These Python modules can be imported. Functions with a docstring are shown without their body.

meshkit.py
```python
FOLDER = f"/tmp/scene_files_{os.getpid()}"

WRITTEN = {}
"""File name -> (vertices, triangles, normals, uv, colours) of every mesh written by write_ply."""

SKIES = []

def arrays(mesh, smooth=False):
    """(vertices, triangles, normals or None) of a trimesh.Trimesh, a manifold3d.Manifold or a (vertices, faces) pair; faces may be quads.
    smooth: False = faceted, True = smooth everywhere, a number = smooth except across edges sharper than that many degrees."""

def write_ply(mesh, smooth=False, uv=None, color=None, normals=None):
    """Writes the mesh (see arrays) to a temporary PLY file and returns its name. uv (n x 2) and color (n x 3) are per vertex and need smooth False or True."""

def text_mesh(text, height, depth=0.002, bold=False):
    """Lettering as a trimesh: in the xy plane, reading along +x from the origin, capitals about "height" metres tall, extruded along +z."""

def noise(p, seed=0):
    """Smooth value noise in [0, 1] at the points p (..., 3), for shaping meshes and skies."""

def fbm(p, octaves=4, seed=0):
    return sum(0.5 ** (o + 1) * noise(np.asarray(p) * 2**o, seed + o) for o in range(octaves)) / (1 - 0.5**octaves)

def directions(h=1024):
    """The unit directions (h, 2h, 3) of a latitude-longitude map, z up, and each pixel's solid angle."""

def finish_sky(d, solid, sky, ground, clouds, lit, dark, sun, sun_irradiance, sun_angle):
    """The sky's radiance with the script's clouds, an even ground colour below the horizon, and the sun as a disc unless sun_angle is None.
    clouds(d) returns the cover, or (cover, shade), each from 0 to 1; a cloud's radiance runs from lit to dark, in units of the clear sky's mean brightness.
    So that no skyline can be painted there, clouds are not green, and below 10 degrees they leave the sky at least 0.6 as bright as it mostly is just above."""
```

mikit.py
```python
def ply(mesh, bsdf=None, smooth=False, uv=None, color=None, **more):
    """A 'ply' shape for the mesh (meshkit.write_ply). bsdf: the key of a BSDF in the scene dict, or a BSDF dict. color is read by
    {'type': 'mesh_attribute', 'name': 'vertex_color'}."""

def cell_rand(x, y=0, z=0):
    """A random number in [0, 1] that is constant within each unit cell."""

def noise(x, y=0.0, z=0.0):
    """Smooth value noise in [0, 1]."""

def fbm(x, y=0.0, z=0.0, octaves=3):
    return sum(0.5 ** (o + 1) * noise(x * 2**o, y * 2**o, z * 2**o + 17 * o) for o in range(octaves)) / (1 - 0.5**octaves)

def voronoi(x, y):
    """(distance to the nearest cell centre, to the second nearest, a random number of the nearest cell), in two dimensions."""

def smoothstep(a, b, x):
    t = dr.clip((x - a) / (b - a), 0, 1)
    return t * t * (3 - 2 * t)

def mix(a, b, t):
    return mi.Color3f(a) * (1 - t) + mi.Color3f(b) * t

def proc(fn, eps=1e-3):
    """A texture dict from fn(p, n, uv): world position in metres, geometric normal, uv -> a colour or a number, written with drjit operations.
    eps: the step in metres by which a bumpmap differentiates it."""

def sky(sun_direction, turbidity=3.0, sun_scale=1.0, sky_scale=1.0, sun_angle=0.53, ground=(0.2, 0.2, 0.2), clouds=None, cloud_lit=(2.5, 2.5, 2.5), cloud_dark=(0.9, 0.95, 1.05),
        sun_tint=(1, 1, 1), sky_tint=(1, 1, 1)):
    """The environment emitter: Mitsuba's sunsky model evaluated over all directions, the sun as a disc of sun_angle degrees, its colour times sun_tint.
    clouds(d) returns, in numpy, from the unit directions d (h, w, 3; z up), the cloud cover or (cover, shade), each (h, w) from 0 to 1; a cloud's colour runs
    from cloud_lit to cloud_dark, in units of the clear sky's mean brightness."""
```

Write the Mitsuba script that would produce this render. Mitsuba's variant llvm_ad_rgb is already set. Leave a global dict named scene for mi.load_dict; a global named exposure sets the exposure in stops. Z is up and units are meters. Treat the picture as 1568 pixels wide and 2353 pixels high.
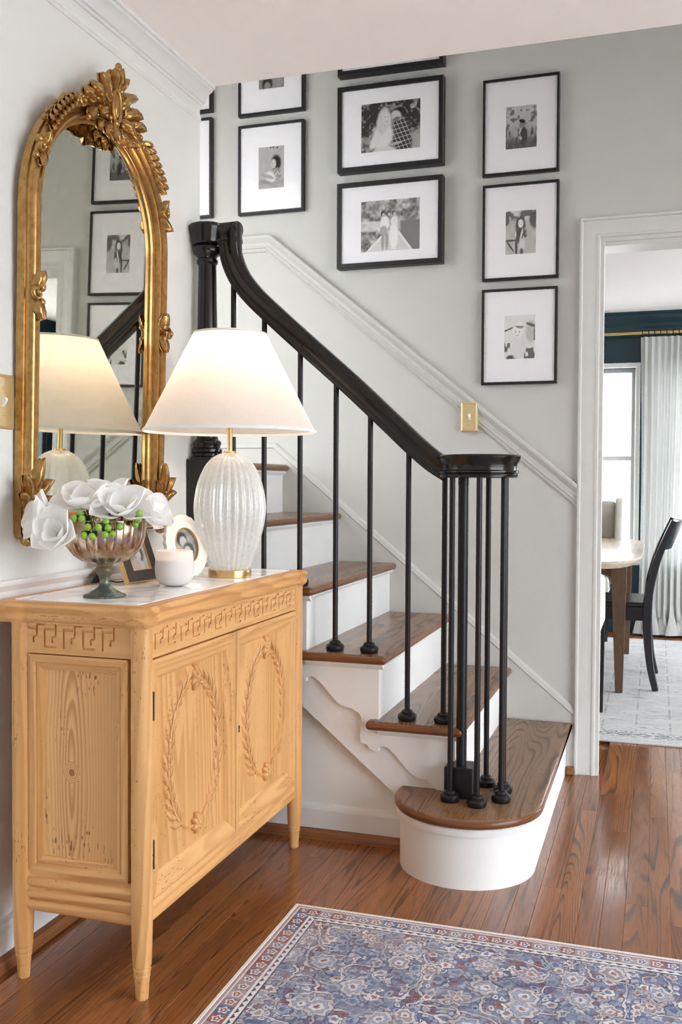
import math, random
import numpy as np, trimesh, shapely, mapbox_earcut
import shapely.geometry as sg
from shapely import affinity
import drjit as dr
import mitsuba as mi
import mikit, meshkit
from mikit import ply, proc, noise, fbm, voronoi, cell_rand, smoothstep, mix

# ------------------------------------------------------------------ camera, sky, exposure
scene, labels = {'type': 'scene'}, {}
exposure = 6.0
FOC, YAW, PITCH, ROLL, EYE = 2236.56, 0.31341, 0.02876, -0.00475, 1.12
_cy, _sy = math.cos(YAW), math.sin(YAW)
_f = np.array([-_sy * math.cos(PITCH), _cy * math.cos(PITCH), -math.sin(PITCH)])
_r = np.array([_cy, _sy, 0.0])
_d = np.cross(_f, _r)
_c, _s = math.cos(ROLL), math.sin(ROLL)
_r, _d = _c * _r + _s * _d, -_s * _r + _c * _d
_m = np.eye(4)
_m[:3, 0], _m[:3, 1], _m[:3, 2], _m[:3, 3] = -_r, -_d, _f, (0, 0, EYE)
scene['camera'] = {'type': 'perspective', 'fov_axis': 'x', 'fov': 2 * math.degrees(math.atan(784 / FOC)),
                   'near_clip': 0.05, 'far_clip': 200.0, 'to_world': mi.ScalarTransform4f(_m)}
# a bright, evenly overcast day outside; it enters by the wide right opening, the dining room windows and added openings out of view
scene['sky'] = mikit.sky((0.5, -0.2, 0.6), sun_scale=0.0, ground=(0.55, 0.55, 0.53), clouds=lambda d: np.ones(d.shape[:2]),
                         cloud_lit=(0.98, 1.03, 1.10), cloud_dark=(0.9, 0.92, 0.95))
LAMP = 0.0125

# ------------------------------------------------------------------ names
_used = set()


def fresh(name):
    k, n = name, 0
    while k in _used:
        n += 1
        k = f'{name}_{n:03d}'
    _used.add(k)
    return k


def thing(name, label, cat, group=None):
    k = fresh(name)
    labels[k] = {'label': label, 'category': cat}
    if group:
        labels[k]['group'] = group
    return k


def add(parent, name, mesh, bsdf, smooth=False, label=None, uv=None, kind=None, **more):
    k = fresh((parent + '__' if parent else '') + name)
    scene[k] = ply(mesh, bsdf, smooth, uv=uv, **more)
    if label or kind:
        labels[k] = {a: b for a, b in (('label', label), ('kind', kind)) if b}
    return k


def solo(name, mesh, bsdf, label, cat, smooth=False, group=None, **more):
    k = thing(name, label, cat, group)
    scene[k] = ply(mesh, bsdf, smooth, **more)
    return k


def struct(name, mesh, bsdf, smooth=False, label=None, **more):
    k = fresh(name)
    scene[k] = ply(mesh, bsdf, smooth, **more)
    labels[k] = {'kind': 'structure'}
    if label:
        labels[k]['label'] = label
    return k


# ------------------------------------------------------------------ mesh helpers
def mk(v, f):
    m = trimesh.Trimesh(np.asarray(v, float), np.asarray(f, int), process=False)
    return m


def cat(*ms):
    return trimesh.util.concatenate([m for m in ms])


def fixed(m):
    """closed mesh with its faces turned outward"""
    if m.volume < 0:
        m.invert()
    return m


def box(x0, x1, y0, y1, z0, z1, b=0.0):
    if b <= 0:
        m = trimesh.creation.box((x1 - x0, y1 - y0, z1 - z0))
        m.apply_translation(((x0 + x1) / 2, (y0 + y1) / 2, (z0 + z1) / 2))
        return m
    p = []
    for x, sx in ((x0, 1), (x1, -1)):
        for y, sy in ((y0, 1), (y1, -1)):
            for z, sz in ((z0, 1), (z1, -1)):
                p += [(x, y + sy * b, z + sz * b), (x + sx * b, y, z + sz * b), (x + sx * b, y + sy * b, z)]
    return trimesh.convex.convex_hull(np.array(p))


def grid_faces(nu, nv, wrap_u=False, wrap_v=False):
    f = []
    for i in range(nu if wrap_u else nu - 1):
        for j in range(nv if wrap_v else nv - 1):
            a, b = i * nv + j, ((i + 1) % nu) * nv + j
            c, d = ((i + 1) % nu) * nv + (j + 1) % nv, i * nv + (j + 1) % nv
            f += [(a, b, c), (a, c, d)]
    return np.array(f)


def lathe(prof, n=32, c=(0, 0), rib=None, close=True, dz=0.0):
    """prof: (r, z) from bottom to top; rib(theta, t) multiplies r"""
    prof = np.asarray(prof, float) + np.array([0, dz])
    th = np.arange(n) * 2 * math.pi / n
    R = np.repeat(prof[None, :, 0], n, 0)
    if rib is not None:
        R = R * rib(th[:, None], np.linspace(0, 1, len(prof))[None, :])
    v = np.stack([c[0] + R * np.cos(th)[:, None], c[1] + R * np.sin(th)[:, None], np.repeat(prof[None, :, 1], n, 0)], -1).reshape(-1, 3)
    f = grid_faces(n, len(prof), wrap_u=True)
    v = np.vstack([v, [[c[0], c[1], prof[0, 1]], [c[0], c[1], prof[-1, 1]]]])
    if close:
        k = len(prof)
        b, t = n * k, n * k + 1
        f = np.vstack([f, [(b, ((i + 1) % n) * k, i * k) for i in range(n)], [(t, i * k + k - 1, ((i + 1) % n) * k + k - 1) for i in range(n)]])
    else:
        v = v[:-2]
    return mk(v, f)


def spline(pts, n):
    """Catmull-Rom through the points"""
    p = np.asarray(pts, float)
    p = np.vstack([2 * p[0] - p[1], p, 2 * p[-1] - p[-2]])
    out = []
    k = len(p) - 3
    for t in np.linspace(0, k - 1e-9, n):
        i = int(t)
        u = t - i
        a, b, c, d = p[i:i + 4]
        out.append(0.5 * (2 * b + (c - a) * u + (2 * a - 5 * b + 4 * c - d) * u * u + (3 * b - a - 3 * c + d) * u ** 3))
    return np.array(out)


def tube(pts, r, sides=10, caps=True):
    p = np.asarray(pts, float)
    r = np.broadcast_to(np.asarray(r, float), (len(p),))
    t = np.gradient(p, axis=0)
    t /= np.linalg.norm(t, axis=1, keepdims=True) + 1e-12
    a = np.cross(t[0], [0.123, 0.456, 0.88])
    a /= np.linalg.norm(a)
    rows = []
    for i in range(len(p)):
        a = a - t[i] * (a @ t[i])
        a /= np.linalg.norm(a) + 1e-12
        b = np.cross(t[i], a)
        ang = np.arange(sides) * 2 * math.pi / sides
        rows.append(p[i] + r[i] * (np.cos(ang)[:, None] * a + np.sin(ang)[:, None] * b))
    v = np.vstack(rows)
    f = grid_faces(len(p), sides, wrap_v=True)
    if caps:
        v = np.vstack([v, p[0], p[-1]])
        n = len(p) * sides
        f = np.vstack([f, [(n, (j + 1) % sides, j) for j in range(sides)], [(n + 1, n - sides + j, n - sides + (j + 1) % sides) for j in range(sides)]])
    return fixed(mk(v, f)) if caps else mk(v, f)


def bar(p, q, r, sides=12):
    return tube([p, np.asarray(p) * 0.5 + np.asarray(q) * 0.5, q], r, sides)


def tri2d(poly):
    """triangles of a simple polygon ring (n x 2)"""
    ring = np.asarray(poly, float)
    return mapbox_earcut.triangulate_float64(ring, np.array([len(ring)], np.uint32)).reshape(-1, 3)


def extrude(poly, h, frame=None):
    """shapely polygon (or list of rings) extruded by h; frame = (origin, e1, e2, n)"""
    if not hasattr(poly, 'geoms') and not hasattr(poly, 'exterior'):
        poly = sg.Polygon(poly)
    ms = [trimesh.creation.extrude_polygon(g, h, engine='earcut') for g in getattr(poly, 'geoms', [poly])]
    m = cat(*ms) if len(ms) > 1 else ms[0]
    if frame is not None:
        m = place(m, *frame)
    return m


def place(m, o, e1, e2, n):
    v = m.vertices
    w = np.asarray(o, float) + v[:, :1] * np.asarray(e1, float) + v[:, 1:2] * np.asarray(e2, float) + v[:, 2:3] * np.asarray(n, float)
    f = m.faces
    if np.linalg.det(np.array([e1, e2, n], float)) < 0:
        f = f[:, ::-1]
    return mk(w, f)


def path_offsets(path, closed):
    p = np.asarray(path, float)
    d = np.diff(np.vstack([p, p[:1]]) if closed else p, axis=0)
    d /= np.linalg.norm(d, axis=1, keepdims=True)
    nl = np.stack([-d[:, 1], d[:, 0]], -1)
    if closed:
        n1, n2 = np.roll(nl, 1, 0), nl
    else:
        n1, n2 = np.vstack([nl[:1], nl]), np.vstack([nl, nl[-1:]])
    m = (n1 + n2) / (1 + (n1 * n2).sum(1, keepdims=True))
    return p, m


def sweep(path, prof, frame, closed=False, scale=None):
    """profile (a: to the left of the path, b: along the plane's normal), a closed ring, swept along a 2D path"""
    p, m = path_offsets(path, closed)
    pr = np.asarray(prof, float)
    k = len(pr)
    sc = np.ones(len(p)) if scale is None else np.asarray(scale)
    v = np.concatenate([(p[:, None] + m[:, None] * pr[None, :, :1] * sc[:, None, None]), np.broadcast_to(pr[None, :, 1:], (len(p), k, 1)) * sc[:, None, None]], -1).reshape(-1, 3)
    f = grid_faces(len(p), k, wrap_u=closed, wrap_v=True)
    if not closed:
        t = tri2d(pr)
        f = np.vstack([f, t, t[:, ::-1] + (len(p) - 1) * k])
        mm = mk(v, f)
        # caps oriented consistently
        trimesh.repair.fix_normals(mm)
    mm = place(mk(v, f), *frame)
    if not closed:
        trimesh.repair.fix_normals(mm)
    return fixed(mm)


def prism(p0, p1, prof, e1, e2):
    """profile in (e1, e2) carried from p0 to p1"""
    pr = np.asarray(prof, float)
    k = len(pr)
    off = pr[:, :1] * np.asarray(e1, float) + pr[:, 1:] * np.asarray(e2, float)
    v = np.vstack([np.asarray(p0) + off, np.asarray(p1) + off])
    f = grid_faces(2, k, wrap_v=True)
    t = tri2d(pr)
    m = mk(v, np.vstack([f, t, t[:, ::-1] + k]))
    trimesh.repair.fix_normals(m)
    return fixed(m)


def mitred(rect, prof, frame, gap=0.0):
    """four mitred pieces (bottom, right, top, left) of a frame around rect = (a0, a1, b0, b1)"""
    a0, a1, b0, b1 = rect
    c = np.array([(a0, b0), (a1, b0), (a1, b1), (a0, b1)], float)
    p, m = path_offsets(c, True)
    pr = np.asarray(prof, float)
    k = len(pr)
    out = []
    for i in range(4):
        j = (i + 1) % 4
        rows = [np.concatenate([p[q] + m[q] * pr[:, :1], pr[:, 1:]], 1) for q in (i, j)]
        d = (p[j] - p[i]) / np.linalg.norm(p[j] - p[i]) * gap
        rows[0][:, :2] += d
        rows[1][:, :2] -= d
        t = tri2d(pr)
        mm = mk(np.vstack(rows), np.vstack([grid_faces(2, k, wrap_v=True), t, t[:, ::-1] + k]))
        mm = place(mm, *frame)
        trimesh.repair.fix_normals(mm)
        out.append(fixed(mm))
    return out


def loft(ring, layers):
    """a closed ring (n x 2, counter-clockwise) at several (offset, z): offset moves it outward"""
    p, m = path_offsets(ring, True)
    v = np.vstack([np.column_stack([p - m * o, np.full(len(p), z)]) for o, z in layers])
    k = len(p)
    f = grid_faces(len(layers), k, wrap_v=True)
    tb, tt = tri2d(v[:k, :2]), tri2d(v[-k:, :2])
    mm = mk(v, np.vstack([f, tb, tt + (len(layers) - 1) * k]))
    trimesh.repair.fix_normals(mm)
    return fixed(mm)


def ccw(poly):
    r = np.array(poly.exterior.coords)[:-1]
    return r if poly.exterior.is_ccw else r[::-1]


def round_rect(x0, x1, y0, y1, r, n=6):
    return ccw(sg.box(x0 + r, y0 + r, x1 - r, y1 - r).buffer(r, quad_segs=n))


def half_round(z0, z1, n=6, r=None):
    """layers of a slab whose edge is rounded"""
    h = (z1 - z0) / 2
    out = []
    for a in np.linspace(-90, 90, 2 * n + 1):
        t = math.radians(a)
        out.append((-(1 - math.cos(t)) * h, (z0 + z1) / 2 + h * math.sin(t)))
    return out


def ball(c, r, sub=2, scale=(1, 1, 1)):
    m = trimesh.creation.icosphere(subdivisions=sub, radius=1.0)
    m.apply_scale(np.asarray(scale) * r)
    m.apply_translation(c)
    return m


def unit(v):
    v = np.asarray(v, float)
    return v / np.linalg.norm(v)


def moved(m, M):
    m = m.copy()
    m.apply_transform(M)
    return m


def basis(o, e1, e2, e3):
    M = np.eye(4)
    M[:3, 0], M[:3, 1], M[:3, 2], M[:3, 3] = e1, e2, e3, o
    return M

# ------------------------------------------------------------------ materials
def bsdf(name, **k):
    scene[name] = {'type': 'twosided', 'bsdf': {'type': 'principled', **k}} if 'spec_trans' not in k else {'type': 'principled', **k}
    return name


def rgb(r, g, b):
    return {'type': 'rgb', 'value': [r, g, b]}


def lin(c):
    return tuple(((x / 255) / 12.92 if x / 255 <= 0.04045 else ((x / 255 + 0.055) / 1.055) ** 2.4) for x in c)


def srgb(*c):
    return rgb(*lin(c))


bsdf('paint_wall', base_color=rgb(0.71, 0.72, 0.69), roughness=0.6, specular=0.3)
bsdf('paint_wall_dimmed', base_color=rgb(0.50, 0.495, 0.462), roughness=0.6, specular=0.3)  # wall paint darkened: dimmer light on the stair wall put into its colour
bsdf('paint_trim_dimmed', base_color=rgb(0.58, 0.58, 0.555), roughness=0.35, specular=0.5)  # trim paint with the dimmer light on the door casing put into the colour
bsdf('paint_trim', base_color=rgb(0.68, 0.685, 0.675), roughness=0.32, specular=0.5)
bsdf('paint_ceiling', base_color=rgb(0.90, 0.865, 0.85), roughness=0.8, specular=0.2)
bsdf('paint_teal', base_color=rgb(0.012, 0.045, 0.060), roughness=0.35, specular=0.5)
bsdf('black_iron', base_color=rgb(0.008, 0.008, 0.009), roughness=0.34, specular=0.35)
bsdf('black_lacquer', base_color=rgb(0.008, 0.006, 0.005), roughness=0.17, specular=0.45)
bsdf('black_frame', base_color=rgb(0.010, 0.010, 0.011), roughness=0.45, specular=0.4)
bsdf('hinge_iron', base_color=rgb(0.03, 0.027, 0.025), roughness=0.5, metallic=0.6)
bsdf('mat_board', base_color=rgb(0.76, 0.75, 0.76), roughness=0.9, specular=0.2)
bsdf('brass', base_color=rgb(0.72, 0.50, 0.22), roughness=0.25, metallic=1.0)
bsdf('brass_plate', base_color=rgb(0.66, 0.52, 0.28), roughness=0.36, metallic=0.6, specular=0.5)
bsdf('toggle_white', base_color=rgb(0.8, 0.8, 0.78), roughness=0.3)
bsdf('wax', base_color=rgb(0.85, 0.80, 0.74), roughness=0.5, specular=0.4)
bsdf('ivory_plaster', base_color=rgb(0.82, 0.77, 0.70), roughness=0.55, specular=0.4)
bsdf('dark_leather', base_color=rgb(0.035, 0.020, 0.016), roughness=0.4, specular=0.5)
bsdf('black_ribbon', base_color=rgb(0.01, 0.01, 0.01), roughness=0.7)
bsdf('upholstery', base_color=rgb(0.62, 0.60, 0.54), roughness=0.9, specular=0.2, sheen=0.3)
bsdf('upholstery_white', base_color=rgb(0.78, 0.78, 0.78), roughness=0.9, specular=0.2, sheen=0.3)
bsdf('window_white', base_color=rgb(0.90, 0.90, 0.88), roughness=0.4)
bsdf('chair_black', base_color=rgb(0.014, 0.016, 0.022), roughness=0.28, specular=0.5, clearcoat=0.3)
bsdf('twig', base_color=rgb(0.10, 0.11, 0.04), roughness=0.7)
scene['window_glass'] = {'type': 'thindielectric'}
scene['frame_glass'] = {'type': 'thindielectric', 'int_ior': 1.45}
scene['mirror_silver'] = {'type': 'twosided', 'bsdf': {'type': 'conductor', 'material': 'Ag', 'specular_reflectance': rgb(0.77, 0.79, 0.74)}}
scene['petal_white'] = {'type': 'principledthin', 'base_color': rgb(0.95, 0.95, 0.94), 'roughness': 0.6, 'diff_trans': 0.75, 'spec_trans': 0.0}
scene['leaf_green'] = {'type': 'principledthin', 'base_color': rgb(0.035, 0.085, 0.03), 'roughness': 0.35, 'diff_trans': 0.3, 'spec_trans': 0.0}
scene['curtain_linen'] = {'type': 'principledthin', 'base_color': rgb(0.70, 0.71, 0.69), 'roughness': 0.9, 'diff_trans': 0.40, 'spec_trans': 0.0}
scene['candle_glass'] = {'type': 'principledthin', 'base_color': rgb(0.88, 0.87, 0.86), 'roughness': 0.25, 'diff_trans': 0.7, 'spec_trans': 0.0}


def linen(p, n, uv):
    w = noise(p.z * 900, dr.atan2(p.y - 2.52, p.x + 1.15) * 140) * 0.5 + noise(p.z * 160, dr.atan2(p.y - 2.52, p.x + 1.15) * 220) * 0.5
    return mi.Color3f(0.86, 0.82, 0.78) * (0.93 + 0.10 * w)


scene['shade_linen'] = {'type': 'principledthin', 'base_color': proc(linen), 'roughness': 0.9, 'diff_trans': 0.95, 'spec_trans': 0.0}


def berry(p, n, uv):
    return mix((0.16, 0.34, 0.03), (0.42, 0.58, 0.14), smoothstep(-0.3, 0.9, n.z))


bsdf('berry_green', base_color=rgb(0.24, 0.42, 0.06), roughness=0.22, specular=0.5)


# --- oak boards of the floor: uv = (metres along the board + its own start, board number + place across it)
def oak_lines(u, v, row, seed):
    """dark grain lines of a flat-sawn board: contours of a smooth field drawn out along the board"""
    r1 = cell_rand(row, 3 + seed)
    w = noise(u * 3.0, v * 30, row) - 0.5
    field = noise(u * 0.95 + r1 * 40, v * 17 + r1 * 20 + 0.35 * w, row * 3.1) * 15 + v * 60 * r1 + noise(u * 4.5, v * 60, row) * 0.6
    t = field - dr.floor(field)
    line = smoothstep(0.50, 0.84, t) * (1 - smoothstep(0.90, 1.0, t)) * (0.35 + 0.65 * smoothstep(0.35, 0.6, noise(u * 2.2, v * 40, row + 9)))
    pores = smoothstep(0.50, 0.85, noise(u * 30, v * 900, row))
    return line, pores


def floor_oak(p, n, uv):
    row = dr.floor(uv.y)
    v = (uv.y - row) * 0.0572
    line, pores = oak_lines(uv.x, v, row, 0)
    tint = cell_rand(row, dr.floor(uv.x * 0.0 + 7), 5)
    base = mix((0.290, 0.110, 0.037), (0.195, 0.068, 0.022), tint)
    base = base * (0.85 + 0.35 * noise(uv.x * 2.0, v * 25, row))
    c = mix(base, (0.040, 0.018, 0.010), 0.75 * line)
    return c * (1 - 0.30 * pores)


def floor_rough(p, n, uv):
    row = dr.floor(uv.y)
    v = (uv.y - row) * 0.0572
    line, pores = oak_lines(uv.x, v, row, 0)
    return 0.12 + 0.09 * pores + 0.05 * line + 0.05 * noise(p.x * 9, p.y * 9)


bsdf('oak_floor', base_color=proc(floor_oak), roughness=proc(floor_rough), specular=0.8)


# --- oak of the treads: grain along y
def tread_oak(p, n, uv):
    row = dr.floor(p.z * 10 + 0.5)
    line, pores = oak_lines(p.y * 1.1 + p.z, p.x * 0.75 + p.z * 0.7, row, 4)
    base = mix((0.235, 0.130, 0.066), (0.165, 0.082, 0.040), noise(p.x * 14, p.y * 2, row))
    c = mix(base, (0.045, 0.023, 0.014), 0.75 * line) * (1 - 0.28 * pores)
    edge = mix((0.205, 0.078, 0.029), (0.105, 0.040, 0.017), noise(p.x * 9, p.y * 9, p.z * 420))
    return mix(edge, c, smoothstep(0.72, 0.90, n.z))


bsdf('oak_tread', base_color=proc(tread_oak), roughness=0.26, specular=0.38)


# --- old waxed pine: softwood rings drawn out along the grain, worm holes and nicks
def pine(a, b, c):
    q = b + 0.83 * c
    f = q * 40 + 5.0 * noise(a * 1.0, b * 8, c * 8) + 1.3 * noise(a * 4, b * 34, c * 34)
    t = f - dr.floor(f)
    late = smoothstep(0.15, 0.80, t) * (1 - smoothstep(0.84, 1.0, t))
    broad = noise(a * 0.8, b * 13, c * 13)
    col = mix((0.70, 0.400, 0.165), (0.58, 0.300, 0.105), broad)
    col = mix(col, (0.43, 0.185, 0.055), (0.14 + 0.58 * noise(a * 1.7, b * 8, c * 8)) * late)
    nick = smoothstep(0.76, 0.84, noise(a * 95, b * 420, c * 420)) * smoothstep(0.48, 0.70, noise(a * 7, b * 16, c * 16))
    hole = smoothstep(0.90, 0.93, noise(a * 210, b * 210, c * 210)) * smoothstep(0.5, 0.7, noise(a * 9, b * 9, c * 9))
    col = mix(col, (0.13, 0.050, 0.018), 0.62 * dr.maximum(nick, hole))
    return col * (0.92 + 0.14 * noise(a * 3, b * 3, c * 3))


def pine_z(p, n, uv):
    return pine(p.z, p.x + 0.31, p.y)


def pine_y(p, n, uv):
    return pine(p.y, p.x, p.z + 0.77)


def pine_x(p, n, uv):
    return pine(p.x, p.y, p.z + 0.37)


def pine_knot(p, n, uv):
    """the side panel: upright grain drawn out round one knot"""
    dx, dz = p.x + 1.226 + 0.004 * (noise(p.z * 9, 2.0) - 0.5), p.z - 0.477
    q = dr.sqrt(dx * dx + dr.square(0.105 * dz) + 0.000012)
    f = q * 118 + 1.5 * noise(p.z * 2.4, p.x * 22) + 0.5 * noise(p.z * 9, p.x * 60)
    t = f - dr.floor(f)
    late = smoothstep(0.15, 0.80, t) * (1 - smoothstep(0.84, 1.0, t))
    r = dr.sqrt(dx * dx * 1.3 + dz * dz)
    ring = r * 190 + 0.8 * noise(p.x * 60, p.z * 60)
    late = dr.select(r < 0.024, smoothstep(0.35, 0.8, ring - dr.floor(ring)), late)
    col = mix((0.70, 0.415, 0.180), (0.60, 0.325, 0.125), noise(p.z * 0.9, p.x * 14))
    col = mix(col, (0.42, 0.175, 0.052), (0.25 + 0.5 * smoothstep(0.055, 0.02, dr.abs(dx))) * late)
    col = mix(col, (0.22, 0.070, 0.024), smoothstep(0.0090, 0.0070, r) * 0.75)
    nick = smoothstep(0.76, 0.84, noise(p.z * 75, p.x * 330)) * smoothstep(0.48, 0.70, noise(p.z * 7, p.x * 16))
    return mix(col, (0.13, 0.050, 0.018), 0.8 * nick)


def pine_rim(p, n, uv):
    """the mitred rim of the top: grain along each of its sides"""
    return dr.select(p.y - 1.824 < -1.026 - p.x, pine(p.x, p.y, p.z + 0.37), pine(p.y, p.x, p.z + 0.77))


for nm, fn in (('pine_z', pine_z), ('pine_y', pine_y), ('pine_x', pine_x), ('pine_knot', pine_knot), ('pine_rim', pine_rim)):
    bsdf(nm, base_color=proc(fn), roughness=0.42, specular=0.4)


def shoe_oak(p, n, uv):
    g = noise(p.x * 6, p.y * 6, p.z * 300)
    return mix((0.27, 0.115, 0.045), (0.16, 0.062, 0.023), g)


bsdf('oak_shoe', base_color=proc(shoe_oak), roughness=0.3, specular=0.5)


def marble_fn(p, n, uv):
    x, y = p.x * 5 + fbm(p.x * 7, p.y * 7, 1.0) * 2.2, p.y * 5 + fbm(p.x * 6, p.y * 6, 5.0) * 2.2
    vein = 1 - smoothstep(0.0, 0.10, dr.abs(noise(x, y) - 0.5))
    return mix((0.78, 0.78, 0.78), (0.50, 0.51, 0.53), vein * 0.55 + 0.18 * fbm(p.x * 5, p.y * 5))


bsdf('marble_white', base_color=proc(marble_fn), roughness=0.10, specular=0.55)


def gilt(p, n, uv):
    g = fbm(p.x * 110, p.y * 110, p.z * 60)
    s = smoothstep(0.62, 0.80, noise(p.x * 240, p.y * 240, p.z * 120))
    c = mix((0.50, 0.300, 0.110), (0.40, 0.225, 0.078), smoothstep(0.3, 0.7, g))
    return mix(c, (0.17, 0.095, 0.040), 0.20 * s)


bsdf('gilt_wood', base_color=proc(gilt), roughness=0.24, metallic=0.85, specular=0.5)


def old_silver(p, n, uv):
    g = fbm(p.x * 30, p.y * 30, p.z * 30)
    c = mix((0.66, 0.53, 0.42), (0.46, 0.315, 0.205), smoothstep(0.35, 0.65, g))
    return mix(c, (0.20, 0.125, 0.075), smoothstep(0.68, 0.84, noise(p.x * 220, p.y * 220, p.z * 160)) * 0.5)


bsdf('old_silver', base_color=proc(old_silver), roughness=0.20, metallic=1.0)


def verdigris(p, n, uv):
    low = smoothstep(0.95, 0.865, p.z + 0.03 * (fbm(p.x * 60, p.y * 60, p.z * 60) - 0.5))
    c = mix((0.24, 0.19, 0.10), (0.13, 0.17, 0.155), low)
    return mix(c, (0.30, 0.40, 0.38), 0.55 * smoothstep(0.62, 0.8, noise(p.x * 150, p.y * 150, p.z * 150)) * low)


bsdf('verdigris_bronze', base_color=proc(verdigris), roughness=0.38, metallic=0.75, specular=0.5)


def seeds(p, n, uv):
    s = fbm(p.x * 900, p.y * 900, p.z * 700)
    return 0.42 + 0.26 * smoothstep(0.40, 0.70, s)


scene['seeded_glass'] = {'type': 'blendbsdf', 'weight': proc(seeds),
                         'glass': {'type': 'thindielectric', 'int_ior': 1.9, 'specular_transmittance': rgb(0.95, 0.97, 0.96)},
                         'frost': {'type': 'principledthin', 'base_color': rgb(0.93, 0.94, 0.93), 'roughness': 0.16, 'diff_trans': 0.85, 'spec_trans': 0.0, 'eta': 1.6}}


# --- the printed rug of the hall
RUG = (-0.896, 0.86, -0.6, 2.392)


def flowers(x, y, petals, seed):
    """nearest flower of a jittered lattice: (radius scaled by the petals, its random number)"""
    best, which = mi.Float(9), mi.Float(0)
    for a in (-1, 0, 1):
        for b in (-1, 0, 1):
            cx, cy = dr.floor(x) + a, dr.floor(y) + b
            ex, ey = x - cx - 0.2 - 0.6 * cell_rand(cx, cy, seed), y - cy - 0.2 - 0.6 * cell_rand(cx, cy, seed + 1)
            k = cell_rand(cx, cy, seed + 2)
            r = dr.sqrt(ex * ex + ey * ey)
            rr = r / ((0.62 + 0.65 * k) * (1 + (0.08 + 0.14 * cell_rand(cx, cy, seed + 3)) * dr.cos(petals * dr.atan2(ey, ex) + 6 * k)))
            which = dr.select(rr < best, k, which)
            best = dr.minimum(best, rr)
    return best, which


def stems(x, y, z):
    """distance, in metres, to the zero lines of a smooth field: winding stems of even width"""
    h = 0.02
    f = noise(x, y, z) - 0.5
    gx, gy = noise(x + h, y, z) - 0.5 - f, noise(x, y + h, z) - 0.5 - f
    return dr.abs(f) * h / dr.maximum(dr.sqrt(gx * gx + gy * gy), 0.006)


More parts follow.
